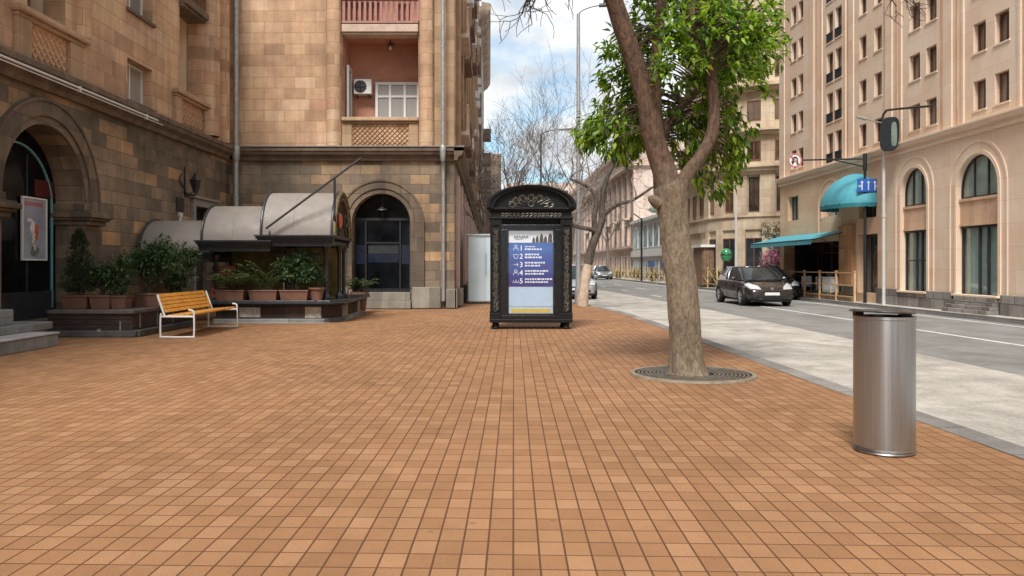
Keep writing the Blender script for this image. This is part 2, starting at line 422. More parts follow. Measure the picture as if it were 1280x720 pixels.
LANE = ground_mat('dusty concrete lane', (.35, .325, .285), (.46, .43, .38), 2.4, 26, stainf=.38)
ASPH = ground_mat('worn asphalt', (.185, .179, .168), (.25, .242, .228), .7, 80, stainf=.3)
WALKR = ground_mat('grey sidewalk slabs', (.44, .41, .37), (.56, .53, .48), 1.6, 40)
KERB = stone('granite kerb', [(0, (.19, .18, .165)), (1, (.27, .255, .235))], 6., .95, (.08, .075, .07), .45, .4, .012, streak=.1, freq=0.)
EARTH = M('earth', (.2, .17, .13), .95, var=.3, scale=2)
def paint_mat():
    m, nt, N, L, b = _nt('worn white road paint')
    w = texco(nt)
    L.new(ramp(nt, noisen(nt, w, 9, 8, .75), [(.36, (.3, .29, .27)), (.5, (.7, .69, .66))]), b.inputs['Base Color']); b.inputs['Roughness'].default_value = .7
    return m
PAINT = paint_mat()

g = MB(); g.box(-300, 300, -120, 500, -.6, -.16); struct(g, 'ground', EARTH)
KL = [(3.72, -40), (3.72, 20), (3.70, 22.5), (3.55, 24.6), (3.28, 26.6), (2.95, 28.6), (2.75, 31), (2.7, 34), (2.7, 220)]
def offs(d): return [(x+d, y) for x, y in KL]
g = MB()
top = [(-22, -40)]+[(x, y) for x, y in KL]+[(-22, 220)]
tri = tess(top); g.add([(x, y, 0) for x, y in top], tri)
struct(g, 'plaza_paving', PAVE)
g = MB(); a, b_ = KL, offs(.26); vs = []
for (x0, y0), (x1, y1) in zip(a, b_): vs += [(x0, y0, -.16), (x0, y0, .004), (x1-.012, y1, .004), (x1, y1, -.012), (x1, y1, -.16)]
fs = []
for i in range(len(KL)-1):
    for k in range(4): fs.append((i*5+k, i*5+k+1, i*5+k+6, i*5+k+5))
g.add(vs, fs); struct(g, 'plaza_kerb', KERB)
g = MB(); lane = offs(.24)+[(6.2, 220), (6.3, 60), (6.6, 48), (7.2, 30), (7.15, 18), (7.0, 10), (6.9, -40)]
g.add([(x, y, -.1) for x, y in lane], tess(lane)); struct(g, 'parking_lane', LANE)
g = MB(); g.box(3.2, 13.12, -40, 220, -.2, -.106); struct(g, 'road', ASPH)
g = MB()
for y in ([-30+i*3.4 for i in range(1)]): pass
g.box(9.62, 9.74, -40, 33.5, -.105, -.1)
struct(g, 'lane_marking', PAINT)
g = MB()
for y0 in (40, 49, 58, 67, 76): g.box(9.5, 9.62, y0, y0+3.2, -.105, -.1)
for y0 in (37, 46, 55): g.box(7.9, 8.0, y0, y0+2.2, -.105, -.1)
struct(g, 'dashed_lane_marking', PAINT)
g = MB(); g.box(12.52, 12.63, -40, 120, -.105, -.1); struct(g, 'road_edge_marking', PAINT)
g = MB(); g.box(13.1, 13.24, -40, 220, -.2, .02); struct(g, 'far_kerb', KERB, bevel=.012)
g = MB(); g.box(13.24, 40, -40, 220, -.2, .012); struct(g, 'far_sidewalk', WALKR)

# ------------------------------------------------------------------ windows
def window(parent, fr, s0, s1, z0, z1, d, fmat, gmat, nx=2, transoms=(), bw=.05, fd=.05, name='window', sill=None, local_depth=0):
    """casement set back d from the facade: the frame is the part, its pane a sub-part"""
    m = MB()
    m.fbox(fr, s0, s0+bw, z0, z1, -d, -d+fd); m.fbox(fr, s1-bw, s1, z0, z1, -d, -d+fd)
    m.fbox(fr, s0+bw, s1-bw, z1-bw, z1, -d, -d+fd); m.fbox(fr, s0+bw, s1-bw, z0, z0+bw, -d, -d+fd)
    for i in range(1, nx):
        s = s0+(s1-s0)*i/nx; m.fbox(fr, s-bw*.45, s+bw*.45, z0+bw, z1-bw, -d, -d+fd*.9)
    for t in transoms:
        z = z0+(z1-z0)*t; m.fbox(fr, s0+bw, s1-bw, z-bw*.4, z+bw*.4, -d, -d+fd*.8)
    w = finish(m, name, fmat, parent)
    p = MB(); p.fbox(fr, s0+.01, s1-.01, z0+.01, z1-.01, -d-.03, -d+fd*.3); finish(p, 'pane', gmat, w)
    if sill:
        q = MB(); q.fbox(fr, s0-.06, s1+.06, z0-.07, z0, -d, .07); finish(q, 'sill', sill, w)
    return w
def lattice(m, fr, s0, s1, z0, z1, pitch, d0, d1, w=.02):
    """diagonal relief lattice filling a panel"""
    H = z1-z0; W = s1-s0; k = -H
    while k < W:
        for sg in (1, -1):
            a, b = max(0, k), min(W, k+H)
            if b-a < .04: continue
            if sg > 0: za, zb = z0+(a-k), z0+(b-k)
            else: za, zb = z1-(a-k), z1-(b-k)
            h = w*.7
            vs = [fr.p(s0+a, za-h, d0), fr.p(s0+a, za+h, d0), fr.p(s0+b, zb+h, d0), fr.p(s0+b, zb-h, d0), fr.p(s0+a, za, d1), fr.p(s0+b, zb, d1)]
            m.add(vs, [(0, 3, 5, 4), (1, 4, 5, 2), (0, 4, 1), (3, 2, 5)])
        k += pitch
    return m
def halfcol(fr, s, r, z0, z1, n=14):
    m = MB(); vs = []; 
    for k in range(n+1):
        th = math.pi*k/n; vs += [fr.p(s-r*math.cos(th), z0, r*math.sin(th)), fr.p(s-r*math.cos(th), z1, r*math.sin(th))]
    m.add(vs, [(2*i, 2*i+2, 2*i+3, 2*i+1) for i in range(n)]); return m
def room(fr, s0, s1, z0, z1, d0, d1):       # the inner faces of a recess, open towards the street
    m = MB(); P = lambda s, z, d: fr.p(s, z, d)
    m.quad(P(s0, z0, d1), P(s1, z0, d1), P(s1, z1, d1), P(s0, z1, d1))
    m.quad(P(s0, z0, d0), P(s0, z0, d1), P(s0, z1, d1), P(s0, z1, d0)); m.quad(P(s1, z0, d0), P(s1, z0, d1), P(s1, z1, d1), P(s1, z1, d0))
    m.quad(P(s0, z0, d0), P(s1, z0, d0), P(s1, z0, d1), P(s0, z0, d1)); m.quad(P(s0, z1, d0), P(s1, z1, d0), P(s1, z1, d1), P(s0, z1, d1))
    return m

# ------------------------------------------------------------------ the corner stone building
FL = Fr((-8.725, 0, 0), (.024, 1, 0), (1, -.024, 0))
FF = Fr((0, 25, 0), (1, 0, 0), (0, -1, 0))
FS = Fr((-1.1, 0, 0), (0, 1, 0), (1, 0, 0))
YC = 25.0; XC = -8.125
bld = thing('stone_building', 'L-shaped corner building with dark stone ground floor, tan upper floors and two big arches', 'building', (-4.6, 25, 0))
# ground floor
w = MB()
w.wall(FL, rect(-40, YC, 0, 4.68), [arch_poly(15.1, 1.35, .3, 2.65), rect(22.1, 23.6, .3, 3.0), arch_poly(6.5, 1.35, .3, 2.65)], .75)
w.wall(FF, rect(XC, -1.104, 0, 4.68), [arch_poly(-3.39, .91, .525, 2.69)], .55)
sh = [rect(27.2+i*3.4, 29.4+i*3.4, .55, 3.7) for i in range(13)]
w.wall(FS, rect(YC+.004, 72, 0, 4.68), sh, .4)
finish(w, 'ground_floor_wall', TUFF_DARK, bld)
# upper floors
LB = [(14.5, 15.75), (21.2, 22.75)]
holes = [rect(18.3, 19.6, 5.15, 6.12), rect(18.3, 19.6, 7.25, 8.3), rect(14.5, 15.75, 5.95, 8.0), rect(21.2, 22.75, 5.95, 8.3), rect(21.2, 22.75, 8.55, 10.3), rect(14.5, 15.75, 8.4, 10.3), rect(10.2, 11.5, 5.15, 6.12), rect(10.2, 11.5, 7.25, 8.3)]
w = MB(); w.wall(FL, rect(-40, YC, 5.02, 10.8), holes, .45)
w.wall(FF, rect(XC, -1.104, 5.02, 26), [rect(-4.6, -2.225, 5.9, 8.6), rect(-4.6, -2.225, 8.92, 11.6), rect(-4.6, -2.225, 12, 14.5)], .4)
fs_h = []
for f in range(6):
    for i in range(13): fs_h.append(rect(27.4+i*3.4, 28.9+i*3.4, 6.0+f*3.3, 8.0+f*3.3))
w.wall(FS, rect(YC+.004, 72, 5.02, 26), fs_h, .35)
w.fbox(FL, -40, YC, 10.78, 11.0, -9, .25); w.fbox(FS, YC, 72, 25.98, 26.3, -9, .5)
finish(w, 'upper_wall', TUFF_LIGHT, bld)
w = MB(); w.box(-22, -10.4, -40, 24.9, 0, 10.7); w.box(-22, -3.0, 26.9, 71.9, 0, 25.9); w.box(-10.6, -3, 24.9+.0, 26.9, 14.6, 25.9)
w.box(-9.6, -1.5, 25.6, 26.8, 0, 4.6); finish(w, 'interior', DARKROOM, bld)
# string course above the ground floor
prof = [(0, 4.62), (.1, 4.62), (.13, 4.72), (.24, 4.8), (.27, 4.88), (.3, 4.9), (.3, 5.0), (.26, 5.03), (0, 5.08)]
w = MB(); w.profile(prof, FL, -40, YC-.3); w.profile(prof, FF, XC+.3, -.8); w.profile([(d, z-.01) for d, z in prof], FS, YC-.3, 72)
finish(w, 'string_course', CORNICE, bld)
w = MB(); w.profile([(.24, 5.035), (.325, 5.005), (.34, 5.03), (.26, 5.06)], FF, XC+.3, -.78); finish(w, 'gutter_flashing', GALV, bld)
w = MB(); w.tube([FL.p(s, 4.83-.0*s, .31) for s in (5, 12, 19.2)], .022, 6); w.tube([FL.p(s, 4.77, .3) for s in (8, 13, 19.5)], .012, 6)
for s in (12.9, 15.7, 18.6): w.fbox(FL, s, s+.03, 4.75, 4.87, .26, .33)
finish(w, 'light_tube', M('white light tube', (.66, .66, .64), .35, var=.05), bld)
# arches of both wings
for (fr, sc, r0, r1, zs, z0, k) in ((FL, 15.1, 1.35, 1.78, 2.65, 2.45, 1), (FL, 6.5, 1.35, 1.78, 2.65, 2.45, 1), (FF, -3.39, .91, 1.29, 2.69, .66, 0)):
    a = MB(); a.arch_ring(fr, sc, r0+.16, r1, zs, z0, -.02, .07); a.arch_ring(fr, sc, r1, r1+.06, zs, z0, -.02, .1)
    a.arch_ring(fr, sc, r0+.004, r0+.16, zs, z0, -.2, .03)
    finish(a, 'archivolt', ARCH_DARK, bld)
for s in (15.1, 6.5):
    for sg in (-1, 1):
        c = s+sg*1.62; h = .42; a = MB()
        for (x, z0, z1, d) in ((h, 2.28, 2.33, .2), (h+.04, 2.33, 2.43, .26), (h, 2.43, 2.47, .2), (h-.06, 2.18, 2.28, .13), (h-.08, 2.47, 2.62, .05)):
            a.fbox(fr=FL, s0=c-x, s1=c+x, z0=z0, z1=z1, d0=-.7, d1=d)
        finish(a, 'impost_moulding', ARCH_DARK, bld, bevel=.02)
# shop glazing in the left arch
def shopfront(sc):
    gl = MB(); pts = arch_poly(sc, 1.36, .3, 2.65); gl.extrude(pts, FL, -.62, -.6)
    gz = finish(gl, 'shop_window', DOORGLASS, bld)
    c = MB(); c.arch_ring(FL, sc, 1.17, 1.2, 2.5, .5, -.6, -.565); finish(c, 'arched_frame', CYAN_STRIP, gz)
    m = MB()
    for s in (sc-.45, sc+.35): m.fbox(FL, s-.02, s+.02, .8, 3.5, -.6, -.58)
    m.fbox(FL, sc-1.3, sc+1.3, .8, .84, -.6, -.57); m.fbox(FL, sc-1.3, sc+1.3, .3, .8, -.6, -.575)
    finish(m, 'mullion', DARK_STEEL, gz)
shopfront(15.1); shopfront(6.5)
# front entrance: dark glazed door with transom and mullions
dm = MB()
dm.fbox(FF, -4.3, -2.48, 2.78, 2.86, -.45, -.38)
for s in (-4.27, -3.93, -2.84, -2.53): dm.fbox(FF, s-.025, s+.025, .525, 2.78, -.45, -.39)
dm.fbox(FF, -4.3, -2.48, .525, .62, -.45, -.38); dm.fbox(FF, -3.9, -2.86, 2.05, 2.1, -.45, -.4); dm.fbox(FF, -3.42, -3.38, 2.86, 3.6, -.45, -.4)
dr = finish(dm, 'entrance_door', M('near black door frame', (.014, .014, .016), .5), bld)
p = MB(); p.extrude(arch_poly(-3.39, .92, .525, 2.69), FF, -.5, -.46); finish(p, 'pane', DOORGLASS, dr)
p = MB(); p.fbox(FF, -3.88, -2.9, 1.45, 1.72, -.455, -.449); p.fbox(FF, -2.8, -2.56, 1.4, 2.0, -.455, -.449); p.fbox(FF, -4.24, -3.95, 1.4, 2.0, -.455, -.449)
finish(p, 'door_reflection', M('blue grey painted reflection', (.01, .015, .03), .3, var=.4, scale=2), dr)  # bluish reflection in the door glass, painted as thin flat panels
p = MB(); p.fbox(FF, -3.86, -2.9, 1.73, 2.04, -.456, -.449); finish(p, 'door_blind', M('grey blind', (.022, .026, .03), .5, var=.3), dr)
p = MB(); p.lathe([(.02, 0), (.06, -.03), (.17, -.1), (.18, -.13), (.02, -.1)], (-3.4, 25.3, 3.22), 14); finish(p, 'hanging_lamp', DARK_STEEL, dr)
st = MB(); st.fbox(FF, -4.34, -2.44, .02, .26, -.5, .3); st.fbox(FF, -4.30, -2.48, .262, .525, -.5, .06)
finish(st, 'doorstep', PLINTH, bld, bevel=.012)
pl = MB(); pl.fbox(FF, -2.42, -1.52, .02, .68, 0, .17); pl.fbox(FF, -1.36, -1.02, .02, .62, 0, .1); pl.fbox(FS, YC-.1, YC+.5, .02, .62, 0, .09); pl.fbox(FF, -5.0, -4.42, .02, .66, 0, .12)
for i in range(13): pl.fbox(FS, 26.2+i*3.4, 27.1+i*3.4, .02, .6, 0, .22)
split_boxes(pl, 'plinth', PLINTH, bld, bevel=.02)
# pale pilasters and shop windows along the street side
pp = MB()
for i in range(14): pp.fbox(FS, 26.35+i*3.4-.0, 26.95+i*3.4, .6, 4.3, 0, .1)
split_boxes(pp, 'shop_pilaster', M('pale pink facing', (.6, .45, .4), .7, var=.15), bld)
for i in range(13):
    window(bld, FS, 27.2+i*3.4, 29.4+i*3.4, .55, 3.7, .2, BROWN_WOOD, GLASS, 2, (.7,), .08, .08)
for f in range(4):
    for i in range(9): window(bld, FS, 27.4+i*3.4, 28.9+i*3.4, 6.0+f*3.3, 8.0+f*3.3, .18, WHITE_PVC if (i+f) % 3 else BROWN_WOOD, GLASS_C, 2, (.7,), .07, .06)
rg = random.Random(4)
for f in range(5):
    for i in range(13):
        q = rg.random()
        if q < .28:
            b = MB(); s = 27+i*3.4; z = 5.75+f*3.3; b.fbox(FS, s, s+2.4, z, z+.14, 0, .4); b.fbox(FS, s, s+2.4, z+.14, z+.2, .33, .4)
            for k in range(13): b.fbox(FS, s+.02+k*.19, s+.05+k*.19, z+.2, z+1.0, .35, .38)
            b.fbox(FS, s, s+2.4, z+1.0, z+1.05, .33, .4); finish(b, 'street_balcony', [SLAB, BROWN_WOOD][i % 2], bld)
        elif q < .6:
            b = MB(); s = 29.3+i*3.4; z = 6.6+f*3.3; b.fbox(FS, s, s+.7, z, z+.5, .06, .38); finish(b, 'wall_unit', WHITE_PVC, bld, bevel=.02)
b = MB(); 
for i in range(14): b.fbox(FS, 26.1+i*3.4, 26.7+i*3.4, 5.08, 25.2, 0, .14)
split_boxes(b, 'street_pilaster', TUFF_TRIM, bld)
b = MB(); b.profile([(0, 25.0), (.35, 25.2), (.55, 25.6), (.6, 25.97), (0, 25.97)], FS, YC, 72); finish(b, 'roof_cornice', TUFF_TRIM, bld)
# left wing: windows, loggias, ledges
for s0, z0, z1 in ((18.3, 5.15, 6.12), (18.3, 7.25, 8.3), (10.2, 5.15, 6.12), (10.2, 7.25, 8.3)):
    window(bld, FL, s0, s0+1.3, z0, z1, .3, WHITE_PVC, GLASS_C, 2, (), .05, .05, sill=CORNICE)
for (a0, a1, ztop) in ((14.5, 15.75, 8.0), (21.2, 22.75, 8.3)):
    rm = room(FL, a0, a1, 5.3, ztop, -.4, -1.25); lg = finish(rm, 'loggia', CREAM, bld)
    if a0 < 20: window(lg, FL, a0+.05, a1-.05, 5.95, 7.7, .75, BROWN_WOOD, GLASS, 2, (.65,), .12, .08)
    t = MB(); t.fbox(FL, a0-.5, a1+.62, 5.84, 5.96, -.4, .2); t.fbox(FL, a0-.45, a1+.55, 5.77, 5.838, 0, .12)
    t.fbox(FL, a0-.42, a0-.02, 5.08, 5.768, 0, .1); t.fbox(FL, a1+.02, a1+.5, 5.08, 5.768, 0, .1)
    finish(t, 'parapet_ledge', TUFF_TRIM, bld, bevel=.012)
    t = MB(); lattice(t, FL, a0, a1, 5.15, 5.72, .19, .003, .035, .03); finish(t, 'ornament_panel', TUFF_LIGHT, bld)
    t = MB(); t.fbox(FL, a0-.02, a1+.02, ztop+.003, ztop+.2, -.4, .2); t.fbox(FL, a0-.02, a1+.02, ztop-.07, ztop, -.4, .12)
    bs = finish(t, 'balcony_slab', CORNICE, bld, bevel=.015)
    t = MB(); n = int((a1-a0)/.12)
    for k in range(n+1): t.fbox(FL, a0+k*.12, a0+k*.12+.045, ztop+.2, ztop+1.0, .1, .15)
    t.fbox(FL, a0-.1, a1+.1, ztop+1.0, ztop+1.06, .08, .17); finish(t, 'balcony_railing', BROWN_WOOD, bs)
for s, r in ((23.2, .34), (24.42, .2), (16.3, .2)):
    finish(halfcol(FL, s, r, 5.09 if s > 17 else 5.97, 10.7), 'half_column', TUFF_LIGHT, bld, smooth=True)
# front wing: half columns, loggia, balcony
for s, r in ((-4.86, .25), (-1.97, .24)):
    finish(halfcol(FF, s, r, 5.07, 25), 'half_column', TUFF_LIGHT, bld, smooth=True)
t = MB(); t.fbox(FF, -1.36, -1.1, 5.07, 25, 0, .05); t.fbox(FF, -1.72, -1.5, 5.07, 25, 0, .03); split_boxes(t, 'corner_pilaster', TUFF_TRIM, bld)
lg = finish(room(FF, -4.6, -2.225, 5.2, 8.6, -.4, -1.35), 'loggia', PINK_PLASTER, bld)
FB = Fr((0, 26.35, 0), (1, 0, 0), (0, -1, 0))
window(lg, FB, -3.74, -2.3, 5.9, 7.36, -.08, WHITE_PVC, GLASS_C, 3, (.68,), .085, .07)
FI = Fr((-4.6, 0, 0), (0, 1, 0), (1, 0, 0))
window(lg, FI, 25.5, 26.2, 5.3, 7.75, -.05, WHITE_PVC, GLASS_C, 1, (), .12, .06, 'loggia_door')
finish(room(FF, -4.6, -2.225, 8.9, 11.6, -.4, -1.35), 'loggia', PINK_PLASTER, bld)
t = MB(); t.fbox(FF, -4.6, -2.225, 5.85, 5.97, -.42, .16); t.fbox(FF, -4.58, -2.25, 5.78, 5.848, -.1, .08); t.fbox(FF, -4.6, -4.3, 5.08, 5.778, 0, .06); t.fbox(FF, -2.52, -2.225, 5.08, 5.778, 0, .06)
finish(t, 'parapet_ledge', TUFF_TRIM, bld, bevel=.012)
t = MB(); lattice(t, FF, -4.28, -2.54, 5.12, 5.74, .155, .003, .035, .022); finish(t, 'ornament_panel', TUFF_LIGHT, bld)
t = MB(); t.fbox(FF, -4.6, -2.225, 8.62, 8.86, -.42, .14); t.fbox(FF, -4.58, -2.25, 8.55, 8.618, -.4, .08); bs = finish(t, 'balcony_slab', SLAB, bld, bevel=.02)
t = MB()
for k in range(15): t.fbox(FF, -4.58+k*.165, -4.5+k*.165, 8.97, 9.62, .03, .09)
t.fbox(FF, -4.6, -2.225, 9.62, 9.7, .0, .12); t.fbox(FF, -4.6, -2.225, 8.9, 8.97, .01, .11)
rl = finish(t, 'balcony_railing', M('dusky pink paint', (.33, .16, .13), .6, var=.2, scale=9), bs)
t = MB(); t.fbox(FF, -4.55, -3.45, 8.92, 9.6, -.12, -.06); t.fbox(FF, -2.9, -2.5, 8.92, 9.55, -.12, -.06); finish(t, 'railing_board', RED_BOARD, rl)
# rain pipes
def pipe(x, y, z0, z1, r, hop):
    t = MB(); t.tube([(x, y, z0), (x, y, z1)], r, 12, False)
    z = z0+1.4
    while z < z1: t.tube([(x, y, z), (x, y, z+.07)], r*1.18, 12); z += 1.9
    if hop: t.lathe([(r, hop-.45), (r*1.5, hop-.3), (r*1.7, hop), (r*1.4, hop+.05)], (x, y, 0), 12)
    finish(t, 'rain_pipe', GALV, bld, smooth=True)
pipe(-7.84, 24.72, .1, 10.9, .085, 5.0); pipe(-1.44, 24.86, .25, 4.7, .06, 0); pipe(-1.44, 24.62, 4.75, 25, .06, 5.0)
# grey door frame behind the canopies
t = MB(); t.fbox(FL, 21.95, 22.1, .3, 3.2, 0, .1); t.fbox(FL, 23.6, 23.75, .3, 3.2, 0, .1); t.fbox(FL, 22.09, 23.61, 3.0, 3.198, 0, .097)
t.fbox(FL, 21.85, 23.85, 3.202, 3.27, 0, .16); finish(t, 'door_frame', M('grey painted frame', (.27, .26, .24), .7, var=.2), bld, bevel=.01)
t = MB(); t.fbox(FL, 22.1, 23.6, .3, 3.0, -.4, -.3); finish(t, 'door', DARK_STEEL, bld)

# ------------------------------------------------------------------ things fixed to or standing at that building
ac = thing('air_conditioner', 'white air conditioner unit hanging on the pink wall inside the loggia', 'air conditioner', (-4.13, 26.2, 6.93))
t = MB(); t.box(-4.42, -3.84, 26.0, 26.33, 6.93, 7.42); cs = finish(t, 'casing', WHITE_PVC, ac, bevel=.025)
t = MB(); t.lathe([(.19, 0), (.2, -.012), (.17, -.02)], (-4.2, 25.995, 7.175), 24, axis='y'); t.lathe([(.17, 0), (0.001, 0)], (-4.2, 25.99, 7.175), 24, axis='y')
for k in range(4): t.tube([(-4.2, 25.975, 7.175), (-4.2+.17*math.cos(k*1.57), 25.975, 7.175+.17*math.sin(k*1.57))], .02, 5)
finish(t, 'fan_grille', DARK_STEEL, ac)
t = MB(); t.box(-4.36, -4.31, 26.05, 26.34, 6.86, 6.925); t.box(-3.95, -3.9, 26.05, 26.34, 6.86, 6.925); finish(t, 'bracket', DARK_STEEL, ac)
cl = thing('ceiling_lamp', 'small bulb lamp on the ceiling of the pink loggia above the air conditioner', 'lamp', (-3.2, 25.8, 8.5))
t = MB(); t.tube([(-3.2, 25.8, 8.6), (-3.2, 25.8, 8.45)], .02, 8); t.tube([(-3.32, 25.8, 8.5), (-3.05, 25.8, 8.5)], .018, 8); t.lathe([(.02, 0), (.09, -.03), (.1, -.05)], (-3.2, 25.8, 8.47), 12); finish(t, 'mount', DARK_STEEL, cl)
t = MB(); t.lathe([(.001, 8.3), (.05, 8.33), (.055, 8.38), (.03, 8.44)], (-3.2, 25.8, 0), 12); finish(t, 'bulb', WHITE_PVC, cl, smooth=True)
wl = thing('wall_lantern', 'black wrought iron lantern on a scrolled bracket on the dark left wall', 'lantern', FL.p(21.5, 3.6, .1))
t = MB(); C_ = FL.p
t.tube(spline([C_(21.5, 3.3, .02), C_(21.5, 3.25, .3), C_(21.5, 3.55, .42), C_(21.5, 3.62, .3)], 6), .02, 6); t.tube([C_(21.5, 3.2, .02), C_(21.5, 4.0, .02)], .025, 6)
t.tube(spline([C_(21.3, 3.8, .03), C_(21.1, 3.6, .05), C_(21.4, 3.4, .05), C_(21.6, 3.2, .05), C_(21.9, 3.35, .04)], 6), .02, 6); finish(t, 'bracket', BLACK_IRON, wl)
t = MB(); c = C_(21.5, 3.3, .3); t.lathe([(.05, .0), (.15, .3), (.17, .33), (.06, .45), (.02, .55)], c, 6); finish(t, 'lantern_body', BLACK_IRON, wl)
t = MB(); t.lathe([(.065, .05), (.135, .28)], c+Vector((0, 0, .01)), 6); finish(t, 'lantern_glass', GLASS, wl)
ps = thing('poster', 'tall pale poster of a red and white dancing figure hung inside the arched shop window', 'poster', FL.p(15.6, 1.55, -.56))
pf = MB(); S0, S1, Z0, Z1 = 15.22, 16.04, 1.45, 2.68
for a in ((S0, S0+.03, Z0, Z1), (S1-.03, S1, Z0, Z1), (S0+.03, S1-.03, Z0, Z0+.03), (S0+.03, S1-.03, Z1-.03, Z1)): pf.fbox(FL, *a, -.57, -.53)
finish(pf, 'poster_frame', WHITE_PVC, ps)
pf = MB(); pf.fbox(FL, S0+.03, S1-.03, Z0+.03, Z1-.03, -.57, -.55); sheet = finish(pf, 'poster_sheet', M('blue grey print', (.3, .33, .4), .4, var=.3, scale=2.2), ps)
def blob(name, col, lst, d):
    t = MB()
    for (s, z, a, b) in lst:
        t.extrude([(s+a*math.cos(k*.5236)*rng.uniform(.75, 1.15), z+b*math.sin(k*.5236)*rng.uniform(.75, 1.15)) for k in range(12)], FL, -.552, d)
    finish(t, name, M(name, col, .45, var=.25, scale=9), sheet)
blob('printed_ground', (.14, .17, .12), [(15.64, 1.63, .16, .1)], -.546)
blob('printed_dress', (.62, .6, .6), [(15.58, 2.08, .09, .14), (15.64, 1.88, .08, .16), (15.48, 2.23, .1, .04), (15.64, 1.75, .05, .1)], -.542)
blob('printed_sleeve', (.5, .1, .07), [(15.7, 2.05, .08, .12), (15.68, 1.91, .05, .08)], -.538)
t = MB()
for k in range(9): t.fbox(FL, S0+.1+k*.068, S0+.145+k*.068, 2.5+.012*(k % 2), 2.59, -.552, -.546)
finish(t, 'printed_title', M('red title ink', (.38, .1, .12), .5), sheet)
rs = MB(); rs.fbox(FL, 15.7, 16.36, 2.72, 3.05, -.6, -.575); tag(finish(rs, 'red_sign', M('dark red sign', (.08, .012, .014), .35, var=.3)), 'dark red board high inside the arched shop window, above the poster', 'sign')
pq = thing('wall_plaque', 'small dark plaque with a white cup emblem on the left wall beside the door frame', 'plaque', FL.p(21.1, 2.6, 0))
t = MB(); t.fbox(FL, 20.97, 21.42, 2.8, 3.15, 0, .04); finish(t, 'plate', DARK_STEEL, pq)
t = MB(); t.extrude([(21.08, 2.75), (21.32, 2.75), (21.29, 2.66), (21.23, 2.62), (21.23, 2.55), (21.3, 2.53), (21.1, 2.53), (21.17, 2.55), (21.17, 2.62), (21.11, 2.66)], FL, 0, .05); finish(t, 'cup_emblem', WHITE_PVC, pq)
# ------------------------------------------------------------------ steps and dark planting deck at the left
GREY_STEP = stone('grey worn granite', [(0, (.16, .165, .165)), (1, (.27, .275, .27))], 1.4, .5, (.1, .1, .1), .6, .35, .006)
STEP_TOP = M('pale step top', (.36, .36, .36), .8, var=.25, scale=3, bmp=.15)
sp = thing('entrance_steps', 'three broad grey stone steps in front of the arched shop window at the left', 'steps', (-8, 12, 0))
t = MB(); t.box(-8.6, -7.28, 2, 13.5, 0, .2); finish(t, 'lower_step', [GREY_STEP], sp, bevel=.015)
t = MB(); t.box(-8.6, -7.26, 2, 13.52, .202, .232); finish(t, 'step_top', STEP_TOP, sp, bevel=.008)
t = MB(); t.box(-8.6, -7.75, 2, 14.2, .234, .36); finish(t, 'middle_step', GREY_STEP, sp, bevel=.012)
t = MB(); t.box(-8.7, -8.0, 2, 13.45, .362, .62); finish(t, 'upper_step', GREY_STEP, sp, bevel=.015)
DECKW = M('dark brown deck boards', (.045, .03, .027), .55, var=.5, scale=5, bmp=.2)
DECKT = M('worn deck top', (.12, .1, .09), .6, var=.4, scale=6, bmp=.2)
dk = thing('planting_deck', 'dark brown raised deck carrying a row of plant pots before the arched shop window', 'deck', (-7.6, 15.1, 0))
t = MB(); t.box(-8.34, -6.75, 15.12, 18.1, 0, .44)
for k in range(3): t.box(-8.34, -6.74, 15.1, 15.121, .14+k*.1, .232+k*.1)
t.box(-8.3, -6.73, 15.11, 18.1, .135, .145); finish(t, 'deck_body', DECKW, dk)
t = MB(); t.box(-8.34, -6.69, 15.05, 18.1, .44, .51); finish(t, 'deck_top', DECKT, dk, bevel=.012)
t = MB(); t.box(-8.34, -6.65, 15.02, 15.1, 0, .13); t.box(-6.745, -6.6, 15.1, 18.0, 0, .13); finish(t, 'deck_plinth', M('dark stone plinth', (.09, .09, .088), .8, var=.4, scale=5, bmp=.3), dk, bevel=.02)
t = MB()
for (x, y) in ((-6.735, 15.4), (-6.735, 16.2), (-6.735, 17.0)): t.box(x-.01, x+.012, y, y+.03, .15, .43)
t.box(-6.98, -6.955, 15.085, 15.1, .13, .3); t.box(-7.36, -7.3, 15.0, 15.05, .1, .16); split_boxes(t, 'deck_fitting', GALV, dk)

# ------------------------------------------------------------------ canopy entrance on a stone platform
BRONZE = M('grey canvas vinyl', (.245, .215, .188), .6, var=.12, scale=2.5, bmp=.06)
STONE_MIX = stone('patched platform stone', [(0, (.035, .024, .02)), (.35, (.06, .04, .034)), (.6, (.09, .07, .06)), (.7, (.3, .29, .25)), (1, (.42, .4, .34))], .55, .6, (.03, .03, .028), .6, .4, .02)
pt = thing('canopy_platform', 'dark ledged stone platform under the barrel canopies, patched with white stone', 'platform', (-5, 20, 0))
base = [(-6.45, 18.85), (-3.95, 18.85), (-3.62, 19.5), (-3.62, 22.4), (-6.45, 22.4)]
def plate(poly, z0, z1):
    m = MB(); n = len(poly); m.add([(x, y, z0) for x, y in poly]+[(x, y, z1) for x, y in poly], [(i, (i+1) % n, n+(i+1) % n, n+i) for i in range(n)]+[tuple(range(n))]+[tuple(range(n, 2*n))]); return m
def grow_poly(poly, e): 
    cx = sum(p[0] for p in poly)/len(poly); cy = sum(p[1] for p in poly)/len(poly)
    return [(x+(e if x > cx else -e), y+(e if y > cy else -e)) for x, y in poly]
finish(plate(base, .1, .4), 'platform_wall', STONE_MIX, pt)
t = MB(); t.box(-5.9, -5.4, 18.842, 18.9, .13, .37); t.box(-4.35, -3.97, 18.842, 18.9, .11, .38); split_boxes(t, 'white_stone_patch', M('white limestone patch', (.42, .4, .35), .9, var=.4, scale=9, bmp=.4), pt, bevel=.01)
finish(plate(grow_poly(base, .06), 0, .1), 'platform_plinth', GREY_STEP, pt, bevel=.02)
